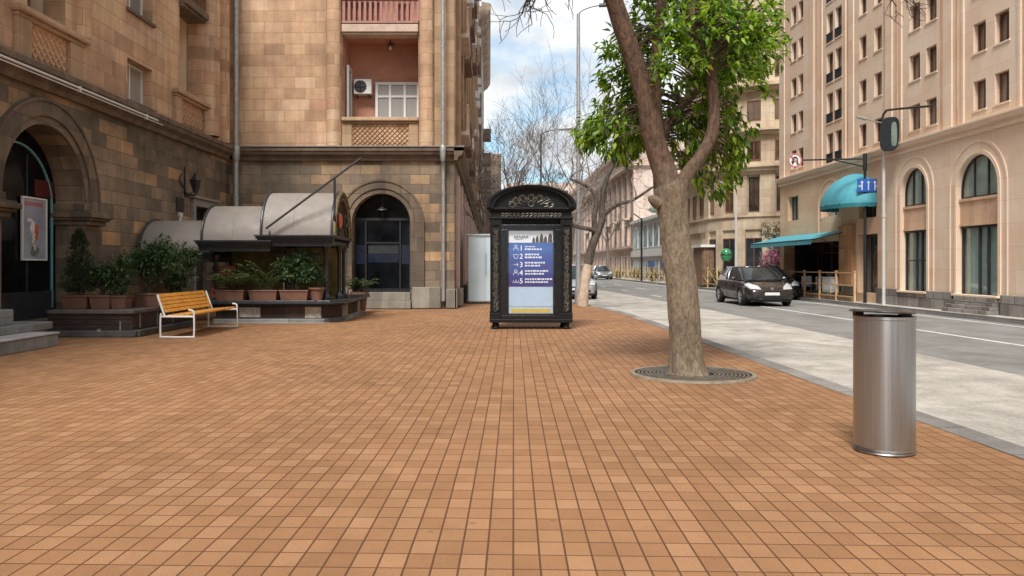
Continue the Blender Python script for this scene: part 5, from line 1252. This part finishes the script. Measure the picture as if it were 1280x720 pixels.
        a = MB(); a.box(*sorted((sx*h*.62, sx*h*.86)), L/2-.16, L/2-.005, .68, .9); finish(a, 'tail_light', LAMPR, t, local=True, bevel=.02)
        a = MB(); a.lathe([(.001, -.09), (.06, -.07), (.085, 0), (.06, .07), (.001, .09)], (sx*(h+.07), yb0+.42, .97), 10, axis='x'); finish(a, 'mirror', paint, t, local=True, smooth=True)
        a = MB()
        for y in (-.42, .55): a.box(*sorted((sx*(h*.985), sx*(h*.985+.012))), y, y+.13, .74, .765)
        finish(a, 'door_handle', BLKP, body, local=True)
        a = MB()
        for y in (-.62, .36, 1.08): a.box(*sorted((sx*(h*.985), sx*(h*.985+.006))), y, y+.012, .28, .9)
        finish(a, 'door_seam', BLKP, body, local=True)
    a = MB(); a.box(-h*.62, h*.62, fy-.012, fy+.1, .3, .42); a.box(-h*.36, h*.36, fy-.02, fy+.1, .5, .57); a.box(-h*.92, -h*.7, fy+.07, fy+.16, .3, .38); a.box(h*.7, h*.92, fy+.07, fy+.16, .3, .38); finish(a, 'grille', BLKP, t, local=True, bevel=.02)
    a = MB(); a.box(-.26, .26, fy-.03, fy, .4, .5); finish(a, 'number_plate', PLATE, t, local=True)
    a = MB(); a.lathe([(.001, -.012), (.05, -.008), (.055, 0)], (0, fy-.0, .63), 14, axis='y'); finish(a, 'badge', RIM, t, local=True)
    a = MB(); a.box(-h*.8, h*.8, -L/2+.15, L/2-.15, .16, .24); finish(a, 'underbody', BLKP, t, local=True)
    a = MB(); a.tube([(-.5, yb0-.02, .935), (-.05, yb0+.02, .955)], .012, 4); a.tube([(.1, yb0-.04, .935), (.55, yb0+.02, .955)], .012, 4); finish(a, 'wiper', BLKP, t, local=True)
    return t
car('parked_car', 'dark brown hatchback driving toward us on the road with clear headlights', (9.98, 30.4, -.1), 0, paintm('dark brown paint', (.048, .036, .036)))
car('parked_car', 'shiny black car half hidden behind the dark brown hatchback at the far kerb', (12.24, 35.75, -.1), 0, paintm('black paint', (.018, .019, .022)), 4.5, 1.8, 1.45, False)
car('parked_car', 'silver car parked at the kerb just right of the kiosk, behind the whitewashed tree', (3.78, 36.2, -.1), 0, paintm('silver paint', (.48, .5, .52), .6), 4.2, 1.7, 1.5)
car('parked_car', 'small distant silver grey car far up the road by the yellow fence', (11.9, 85, -.1), 0, paintm('grey paint', (.3, .31, .31), .6), 4.4, 1.75, 1.45, False)

# ------------------------------------------------------------------ poles, lamps and signs
def lamp(x, y, h, label, arm=1.15, mat=GREY_POLE):
    t = thing('street_lamp', label, 'street lamp', (x, y, 0), 0, 'street lamps along the near kerb')
    a = MB(); a.lathe([(.13, 0), (.13, .5), (.1, .6), (.075, 2.2), (.06, h)], (x, y, 0), 14); finish(a, 'pole', mat, t, smooth=True)
    a = MB(); a.tube(spline([(x, y, h-.05), (x+.1*arm, y, h+.12), (x+.5*arm, y, h+.28), (x+arm, y, h+.34)], 6), .035, 8); finish(a, 'arm', mat, t, smooth=True)
    a = MB(); a.add([(x+arm*.7, y-.1, h+.26), (x+arm*.7, y+.1, h+.26), (x+arm+.35, y-.13, h+.3), (x+arm+.35, y+.13, h+.3), (x+arm*.7, y-.06, h+.36), (x+arm*.7, y+.06, h+.36), (x+arm+.35, y-.08, h+.4), (x+arm+.35, y+.08, h+.4)], [(0, 2, 3, 1), (4, 5, 7, 6), (0, 1, 5, 4), (2, 6, 7, 3), (0, 4, 6, 2), (1, 3, 7, 5)]); finish(a, 'lamp_head', DARK_STEEL, t, bevel=.015)
lamp(3.14, 28.3, 10.25, 'nearest tall grey street lamp, beside the kiosk and the whitewashed tree', 1.05)
lamp(3.4, 53, 10.05, 'more distant grey street lamp seen in the sky above the kiosk roof', 1.7, M('dull grey lamp pole', (.17, .175, .18), .5, .3))
WHITE_POLE = M('off white pole', (.6, .6, .58), .45, .2, .1, 4)
t = thing('light_pole', 'off white pole with a curved black arm and dark oval signal back at its top', 'pole', (13.4, 27.2, 0))
a = MB(); a.lathe([(.06, 0), (.055, .4), (.05, 5.8), (.045, 6.3)], (13.4, 27.2, 0), 12); a.lathe([(.075, 3.0), (.075, 3.06)], (13.4, 27.2, 0), 12); finish(a, 'pole', WHITE_POLE, t, smooth=True)
a = MB(); a.tube(spline([(13.36, 27.2, 6.1), (13.37, 27.2, 6.42), (13.4, 27.1, 6.54), (13.43, 26.8, 6.57), (13.62, 24.6, 6.26)], 6), .038, 8); finish(a, 'arm', BLACK_IRON, t, smooth=True)
a = MB(); a.tube([(13.36, 27.2, 6.2), (13.0, 27.2, 6.27), (12.75, 27.15, 6.33)], .02, 6); finish(a, 'lamp_bracket', GREY_POLE, t, smooth=True)
a = MB(); a.tube([(12.78, 27.15, 6.32), (12.43, 27.12, 6.4)], [.06, .04], 8); finish(a, 'small_lamp', GREY_POLE, t, smooth=True)
a = MB(); n = 28; P = []
for k in range(n): th = 2*math.pi*k/n; c, s = math.cos(th), math.sin(th); P.append((.29*math.copysign(abs(c)**.6, c), .57*math.copysign(abs(s)**.6, s)))
SGF = Fr((13.36, 26.72, 5.74), (.8, -.45, 0), (-.45, -.8, 0))
a.extrude(P, SGF, -.06, .06); a.v = [(x+(z-5.74)*.06, y, z) for x, y, z in a.v]; hd = finish(a, 'signal_back', M('dark shell', (.014, .017, .018), .35, 0, .3, 2, spec=.3), t, bevel=.03)
a = MB(); a.extrude([(x*.3+.14, z*.72-.02) for x, z in P], SGF, .06, .072); finish(a, 'signal_window', M('grey green reflector', (.16, .2, .17), .1), hd)
t = thing('traffic_sign_pole', 'black pole with a long bracket arm, carrying two traffic signs by the far kerb', 'sign pole', (13.42, 28.6, 0))
a = MB(); a.lathe([(.06, 0), (.055, .5), (.045, 5.3)], (13.42, 28.6, 0), 12); a.lathe([(.07, 4.75), (.07, 5.35)], (13.42, 28.6, 0), 12); finish(a, 'pole', BLACK_IRON, t, smooth=True)
a = MB(); a.tube([(13.42, 28.6, 5.17), (11.0, 28.6, 5.12)], .03, 7); a.tube([(13.42, 28.6, 4.88), (12.3, 28.6, 5.13)], .025, 7); finish(a, 'arm', BLACK_IRON, t)
SF = Fr((0, 28.52, 0), (1, 0, 0), (0, -1, 0))
s_ = thing('traffic_sign', 'round white sign with a red ring and U turn mark hanging from the bracket arm', 'road sign', (10.9, 28.5, 5.1))
a = MB(); a.lathe([(.001, 0), (.25, 0), (.25, .03), (.001, .03)], (10.88, 28.5, 5.1), 32, axis='y'); finish(a, 'sign_plate', WHITE_PVC, s_)
a = MB(); a.lathe([(.2, -.006), (.25, -.006), (.25, .0), (.2, .0)], (10.88, 28.5, 5.1), 32, axis='y'); finish(a, 'red_ring', M('sign red', (.5, .16, .18), .5), s_)
a = MB(); yy = 28.49; a.tube([(10.96, yy, 4.96), (10.96, yy, 5.13)]+[(10.88+.08*math.cos(q*.393), yy, 5.13+.08*math.sin(q*.393)) for q in range(9)]+[(10.8, yy, 5.06)], .022, 6); a.extrude([(10.74, 5.07), (10.86, 5.07), (10.8, 4.95)], Fr((0, 28.5, 0), (1, 0, 0), (0, -1, 0)), 0, .02); finish(a, 'u_turn_mark', BLKP, s_)
a = MB(); a.extrude([(10.7, 5.25), (10.73, 5.28), (11.06, 4.95), (11.03, 4.92)], Fr((0, 28.49, 0), (1, 0, 0), (0, -1, 0)), 0, .012); finish(a, 'red_bar', M('sign red bar', (.5, .16, .18), .5), s_)
s_ = thing('traffic_sign', 'blue lane direction board with three white arrows on the black pole', 'road sign', (13.5, 28.5, 4.1))
a = MB(); a.fbox(SF, 13.1, 13.88, 3.98, 4.44, 0, .03); finish(a, 'sign_plate', M('sign blue', (.03, .13, .5), .35, var=.06), s_, bevel=.01)
a = MB()
def arr(x, z, dx, dz, sz=.06):
    px, pz = -dz, dx; a.extrude([(x+px*sz, z+pz*sz), (x+dx*sz*1.3, z+dz*sz*1.3), (x-px*sz, z-pz*sz)], SF, .03, .038)
for x in (13.26, 13.49, 13.72): a.fbox(SF, x-.02, x+.02, 4.04, 4.3, .03, .038)
arr(13.26, 4.3, 0, 1); arr(13.49, 4.3, 0, 1); arr(13.72, 4.3, 0, 1)
a.fbox(SF, 13.17, 13.24, 4.16, 4.2, .03, .038); arr(13.19, 4.18, -1, 0, .05); a.fbox(SF, 13.74, 13.8, 4.16, 4.2, .03, .038); arr(13.79, 4.18, 1, 0, .05)
finish(a, 'white_arrows', WHITE_PVC, s_)
t = thing('flag_pole', 'slim white pole in front of the rounded beige building behind the brown car', 'pole', (13.55, 44, 0))
a = MB(); a.lathe([(.07, 0), (.05, 7.2)], (13.55, 44, 0), 10); a.tube(spline([(13.55, 44, 7.1), (13.4, 44, 7.5), (12.9, 44, 7.6)], 4), .035, 6); finish(a, 'pole', WHITE_POLE, t, smooth=True)
t = thing('dark_pole', 'thin dark pole before the light blue windows of the glass fronted shop', 'pole', (13.3, 70, 0))
a = MB(); a.lathe([(.1, 0), (.08, 5.5)], (13.3, 70, 0), 10); a.tube([(13.3, 70, 5.4), (12.6, 70, 5.9)], .05, 6); finish(a, 'pole', BLACK_IRON, t, smooth=True)

# ------------------------------------------------------------------ fences and the terrace
YEL = M('yellow ochre fence paint', (.56, .42, .2), .6, var=.2, scale=6); ORF = M('orange terrace rail paint', (.6, .38, .21), .6, var=.2, scale=6)
def fence(label, x, y0, y1, n, h, mat, rails, diag=False):
    t = thing('railing_fence', label, 'fence', (x, (y0+y1)/2, 0))
    for i in range(n+1):
        y = y0+(y1-y0)*i/n; a = MB(); a.box(x-.035, x+.035, y-.035, y+.035, 0, h); a.box(x-.05, x+.05, y-.05, y+.05, h, h+.04); finish(a, 'fence_post', mat, t)
    a = MB()
    for z in rails: a.box(x-.018, x+.018, y0, y1, z-.02, z+.02)
    if diag:
        for i in range(n):
            ya = y0+(y1-y0)*i/n; yb = y0+(y1-y0)*(i+1)/n; a.tube([(x, ya, rails[0]), (x, yb, rails[-1])], .018, 4); a.tube([(x, yb, rails[0]), (x, ya, rails[-1])], .018, 4)
    finish(a, 'fence_rail', mat, t); return t
fence('yellow ochre railing fence along the far sidewalk beyond the brown car', 13.36, 47, 95, 24, 1.2, YEL, (.25, .7, 1.15), True)
fence('orange railing round the terrace beneath the long flat turquoise awning', 13.32, 29.2, 40, 7, 1.12, ORF, (.2, .62, 1.08))
t = thing('terrace_planter', 'low tan stone planter strip along the foot of the terrace railing', 'planter', (13.36, 34.5, 0)); a = MB(); a.box(13.36, 13.56, 29.6, 38.0, .012, .2); finish(a, 'planter_wall', stone('tan planter stone', [(0, (.25, .18, .1)), (1, (.4, .3, .18))], .3, .12, (.15, .1, .06)), t)
fo = MB(); r_ = random.Random(12)
for k in range(420):
    p = (13.46+r_.uniform(-.08, .08), r_.uniform(29.7, 38.3), .2)
    for j in range(3): leaf(fo, p, (r_.gauss(0, .5), r_.gauss(0, .5), 1), r_.uniform(.08, .2), .03, .3, r_)
finish(fo, 'planter_leaves', leafmat('dry planter leaves', [(0, (.05, .06, .02)), (.5, (.12, .11, .04)), (1, (.28, .2, .08))]), t)
WF = M('white lacquer', (.74, .74, .73), .4, var=.06)
t = thing('serving_cart', 'white drawer cabinet standing on the terrace beside the orange stone pier', 'cabinet', (13.6, 31.9, 0))
a = MB(); a.box(13.42, 13.77, 31.5, 32.3, .1, .86); finish(a, 'cabinet_body', WF, t, bevel=.015)
a = MB()
for k in range(3): a.box(13.45, 13.74, 31.48, 31.5, .16+k*.23, .36+k*.23)
split_boxes(a, 'drawer_front', WF, t, bevel=.008)
a = MB(); a.box(13.4, 13.79, 31.46, 32.34, .862, .9); finish(a, 'cabinet_top', WF, t); a = MB(); a.lathe([(.12, .9), (.15, 1.0), (.12, 1.03), (.1, 1.0)], (13.6, 31.9, 0), 14); finish(a, 'basin', DARK_STEEL, t, smooth=True)
def chair(x, y, rz, label):
    t = thing('terrace_chair', label, 'chair', (x, y, .012), rz, 'white terrace chairs')
    a = MB(); a.box(-.22, .22, -.22, .22, .43, .47); finish(a, 'seat', WF, t, local=True, bevel=.01)
    a = MB(); a.box(-.22, .22, .19, .23, .5, .88); finish(a, 'backrest', WF, t, local=True, bevel=.01)
    for sx in (-.19, .19):
        for sy in (-.19, .19): a = MB(); a.tube([(sx, sy, .43), (sx*1.1, sy*1.1, 0)], .018, 6); finish(a, 'leg', WF, t, local=True)
chair(13.95, 33.4, .6, 'white chair on the terrace right behind the middle of the orange railing'); chair(13.95, 35.0, 2.4, 'white terrace chair farther back, to the left beside the black car')
def shrub(label, x, y, z, rx, ry, rz, mat, n, seed, L=(.09, .16), name='shrub', cat='shrub', group=None):
    t = thing(name, label, cat, (x, y, 0), 0, group); r = random.Random(seed); fo = MB(); st = MB()
    for k in range(7): st.tube([(x+r.gauss(0, .05), y+r.gauss(0, .05), 0), (x+r.gauss(0, rx*.4), y+r.gauss(0, ry*.4), z+rz*r.uniform(0, .6))], [.03, .012], 5)
    cs = [(Vector((x, y, z))+Vector((v.x*rx, v.y*ry, v.z*rz))*r.uniform(.3, .95)) for v in (rdir(r) for _ in range(n//12))]
    for c in cs:
        for k in range(12): leaf(fo, c+rdir(r)*.14*max(rx, .4), rdir(r, .3), r.uniform(*L), r.uniform(*L)*.42, .3, r)
    finish(st, 'stem', GREYB, t); finish(fo, 'foliage', mat, t); return t
FLOW = leafmat('magenta blossom', [(0, (.16, .05, .1)), (.5, (.4, .1, .25)), (1, (.55, .25, .4))], .3)
shrub('bush of magenta blossom at the far end of the terrace under the awning', 14.0, 39.9, 1.7, .6, .6, .7, FLOW, 900, 31)
HEDGE = leafmat('brownish hedge leaves', [(0, (.04, .05, .02)), (.5, (.1, .09, .035)), (.8, (.2, .14, .06)), (1, (.26, .17, .09))], .25)
for k, (y, lb) in enumerate(((49, 'brownish hedge bush behind the yellow fence just left of the brown car'), (53, 'second brownish hedge bush behind the yellow fence'), (58.5, 'hedge bush behind the yellow fence in front of the red brown house'), (68, 'hedge bush behind the yellow fence in front of the glass fronted shop'), (76, 'farther hedge bush behind the yellow fence before the shop windows'), (86, 'farthest hedge bush behind the yellow fence near the distant car'))):
    shrub(lb, 13.9, y, .55, .45, 2.2, .6, HEDGE, 700, 40+k, (.12, .22), 'hedge', 'hedge', 'hedge bushes behind the yellow fence')
shrub('grey green shrub climbing beside the end of the long flat awning', 14.6, 41.2, 3.0, .9, .7, .7, leafmat('grey green leaves', [(0, (.05, .08, .05)), (1, (.16, .2, .13))]), 800, 60)
gb = thing('green_container', 'glossy green rounded container on a post behind the yellow fence', 'container', (14.2, 48, 0))
a = MB(); a.lathe([(.001, 1.6), (.2, 1.63), (.3, 1.8), (.33, 2.0), (.29, 2.22), (.17, 2.35), (.001, 2.4)], (14.2, 48, 0), 20); finish(a, 'shell', M('glossy green', (.03, .26, .1), .2, var=.15, coat=.4), gb, smooth=True)
a = MB(); a.lathe([(.05, 0), (.05, 1.62)], (14.2, 48, 0), 8); a.lathe([(.33, 1.96), (.345, 2.0), (.33, 2.04)], (14.2, 48, 0), 20); finish(a, 'post', BLACK_IRON, gb)
sd = thing('brown_pavilion', 'small brown wooden pavilion with a white topped edge beside the green container', 'pavilion', (13.8, 51, 0))
a = MB()
for k in range(9): a.box(13.3, 13.35, 50.0+k*.25, 50.23+k*.25, .1, 2.5)
for k in range(5): a.box(13.36+k*.2, 13.54+k*.2, 49.95, 50.0, .1, 2.5)
a.box(13.36, 14.3, 50.01, 52.2, .1, 2.5)
finish(a, 'boarding', M('brown boards', (.2, .12, .07), .75, var=.35, scale=4), sd); a = MB(); a.box(13.15, 14.45, 49.8, 52.4, 2.5, 2.66); finish(a, 'roof_edge', WHITE_PVC, sd)
# ------------------------------------------------------------------ bare street trees
def bare(label, x, y, h, r0, seed, lean=(0, 0), white=0., depth=5, L0=None, group='bare street trees', spread=.62, fork=.42, trunk=None):
    t = thing('bare_tree', label, 'tree', (x, y, 0), 0, group); r = random.Random(seed)
    P = spline(trunk, 8) if trunk else spline([(x, y, 0), (x+lean[0]*.4, y+lean[1]*.4, h*fork*.5), (x+lean[0], y+lean[1], h*fork)], 8)
    rs = [r0*(1.25 if i == 0 else 1)*(1-.4*i/(len(P)-1)) for i in range(len(P))]
    a = MB(); a.tube(P, rs, 14, wob=.12); finish(a, 'trunk', GREYB, t, smooth=True)
    if white:
        k = max(2, sum(1 for p in P if p.z < white)); a = MB(); a.tube(P[:k], [q*1.012 for q in rs[:k]], 14, False, wob=.12); finish(a, 'whitewash', M('worn whitewash', (.5, .42, .34), .9, var=.3, scale=5, bmp=.3), t, smooth=True)
    tw = MB(); L0 = L0 or h*.26
    for k in range(4): th = k*1.57+r.uniform(-.5, .5); grow(tw, P[-1-(k % 3)], Vector((math.cos(th)*.75, math.sin(th)*.75, .8)), L0*r.uniform(.8, 1.1), rs[-1]*.72, depth, r, spread, .07, (2, 3), 6, .009, .66, 4, .2)
    finish(tw, 'crown', GREYB, t, smooth=True); return t
bt1 = thing('bare_tree', 'leaning bare tree with a whitewashed foot just right of the kiosk', 'tree', (3.12, 26.6, 0), 0, 'bare street trees')
a = MB(); P = spline([(3.08, 26.6, 0), (3.14, 26.6, .6), (3.25, 26.6, 1.3), (3.42, 26.6, 2.0), (3.6, 26.6, 2.5), (3.75, 26.6, 2.9), (3.74, 26.6, 3.4), (3.85, 26.6, 4.1), (4.15, 26.6, 4.8)], 8)
rs = [.185-.115*i/(len(P)-1) for i in range(len(P))]; a.tube(P, rs, 16, wob=.14)
B2 = spline([(3.55, 26.6, 2.45), (3.3, 26.4, 2.55), (2.9, 26.2, 2.62), (2.3, 26.0, 2.85)], 6); a.tube(B2, [.1, .085]+[.07]*(len(B2)-2), 10, wob=.1)
B3 = spline([(3.48, 26.6, 2.3), (3.5, 26.7, 3.0), (3.55, 26.8, 3.6), (3.3, 26.9, 4.0), (2.7, 26.8, 4.25)], 6); a.tube(B3, [.1-.06*i/(len(B3)-1) for i in range(len(B3))], 10, wob=.1)
B4 = spline([(3.75, 26.6, 3.0), (4.2, 26.4, 3.35), (4.7, 26.2, 3.5), (5.3, 26.0, 3.9)], 6); a.tube(B4, [.085-.05*i/(len(B4)-1) for i in range(len(B4))], 10, wob=.1)
finish(a, 'trunk', bark('dark bare bark', (.04, .031, .026), (.12, .095, .075), 10), bt1, smooth=True)
a = MB(); k = sum(1 for p in P if p.z < 1.45); a.tube(P[:k], [q*1.015 for q in rs[:k]], 16, False, wob=.14); finish(a, 'whitewash', M('cream whitewash', (.48, .38, .29), .9, var=.3, scale=5, bmp=.3), bt1, smooth=True)
tw = MB(); r_ = random.Random(77)
for src in (P[-1], P[-4], B2[-1], B2[-6], B3[-1], B3[-7], B4[-1], B4[-6]):
    for k in range(2): grow(tw, src, rdir(r_)*.8+Vector((.1, 0, .5)), r_.uniform(.6, .9), .032, 4, r_, .75, .04, (2, 3), 5, .007, .68, 4, .26)
finish(tw, 'crown', GREYB, bt1, smooth=True)
bare('bare tree with a dense mat of fine twigs rising right behind the kiosk roof', 2.55, 33, 6.0, .16, 51, (.3, 0), 1.3, 5, 1.25, spread=.8, fork=.5)
bare('tall bare tree near the kerb, its twigs crossing the tall grey street lamp', 4.6, 47, 12.5, .2, 52, (.4, 0), 0, 5, 3.1, fork=.36)
bare('bare tree beside the distant street lamp, low over the kiosk', 2.1, 58, 11.0, .2, 53, (-.3, 0), 0, 5, 2.7)
bare('bare tree close to the tan corner building at the left of the kiosk', .55, 40, 7.4, .15, 54, (.2, 0), 0, 5, 1.7, spread=.7)
bare('bare tree farther up the sidewalk with a pale crown against the clouds', 1.1, 72, 14.0, .22, 55, (.1, 0), 0, 5, 3.4)
bare('far bare tree in the gap between street lamps at the end of the street', 3.6, 90, 14.0, .24, 56, (0, 0), 0, 5, 3.4)
bare('small bare tree with tangled twigs hugging the street side of the corner building', -.35, 32.5, 5.4, .1, 57, (.1, 0), 0, 5, 1.15, spread=.85, fork=.55)
bare('farthest bare tree in front of the pale block at the end of the street', 6.5, 125, 15, .26, 58, (0, 0), 0, 4, 4.2)
bare('bare tree on the far sidewalk before the tall pink block', 13.6, 92, 10, .2, 59, (0, 0), 0, 5, 2.4)

# ------------------------------------------------------------------ sky, sun, camera
SUN = Vector((.22, .76, -1.02)).normalized()
W = bpy.data.worlds.new('World'); scene.world = W; W.use_nodes = True; nt = W.node_tree; N, L = nt.nodes, nt.links; N.clear()
out = N.new('ShaderNodeOutputWorld'); bg = N.new('ShaderNodeBackground'); L.new(bg.outputs[0], out.inputs[0])
sky = N.new('ShaderNodeTexSky'); sky.sky_type = 'NISHITA'; sky.sun_disc = False
sky.sun_elevation = math.asin(-SUN.z); sky.sun_rotation = math.atan2(-SUN.x, -SUN.y); sky.altitude = 900; sky.air_density = 1.0; sky.dust_density = .6; sky.ozone_density = 1.5
tc = N.new('ShaderNodeTexCoord'); sx = N.new('ShaderNodeSeparateXYZ'); L.new(tc.outputs['Generated'], sx.inputs[0])
zz = mathn(nt, 'ADD', mathn(nt, 'MAXIMUM', sx.outputs[2], 0.), .16)
cv = N.new('ShaderNodeCombineXYZ'); L.new(mathn(nt, 'DIVIDE', sx.outputs[0], zz), cv.inputs[0]); L.new(mathn(nt, 'DIVIDE', sx.outputs[1], zz), cv.inputs[1])
mp = N.new('ShaderNodeMapping'); mp.inputs['Location'].default_value = (.55, .3, .0); mp.inputs['Scale'].default_value = (1, .8, 1); L.new(cv.outputs[0], mp.inputs[0])
cf = noisen(nt, mp.outputs[0], 1.15, 9, .56, .35)
mask = ramp(nt, cf, [(.35, .08), (.425, .65), (.49, 1.)])
shade = ramp(nt, noisen(nt, mp.outputs[0], 2.1, 7, .6, .2), [(.34, (3.7, 3.95, 4.3)), (.48, (5.1, 5.3, 5.5)), (.62, (6.9, 6.9, 6.9))])
deep = N.new('ShaderNodeMix'); deep.data_type = 'RGBA'; deep.blend_type = 'MULTIPLY'; deep.inputs[0].default_value = 1; L.new(sky.outputs[0], deep.inputs[6]); deep.inputs[7].default_value = (.72, 1.08, 1.1, 1)
mx = N.new('ShaderNodeMix'); mx.data_type = 'RGBA'; L.new(mask, mx.inputs[0]); L.new(deep.outputs[2], mx.inputs[6]); L.new(shade, mx.inputs[7])
L.new(mx.outputs[2], bg.inputs[0]); bg.inputs[1].default_value = .1
sl = bpy.data.lights.new('sun', 'SUN'); sl.energy = 2.7; sl.angle = R(18); sl.color = (1, .955, .9); so = bpy.data.objects.new('sun', sl); COL.objects.link(so); so.rotation_euler = SUN.to_track_quat('-Z', 'Y').to_euler(); so.location = (-10, -20, 30)
cam = bpy.data.cameras.new('camera'); cam.sensor_width = 36; cam.lens = 28.125; cam.shift_x = 28/1280; cam.shift_y = -28/1280; cam.clip_end = 2000; cam.clip_start = .05
co = bpy.data.objects.new('camera', cam); COL.objects.link(co); co.location = (0, 0, 1.35); co.rotation_euler = (R(90), 0, 0); scene.camera = co
vs = scene.view_settings; vs.view_transform = 'Standard'; vs.look = 'None'; vs.gamma = 1; vs.use_curve_mapping = False; vs.exposure = .77
scene.render.engine = 'CYCLES'; scene.cycles.max_bounces = 6; scene.cycles.transparent_max_bounces = 8
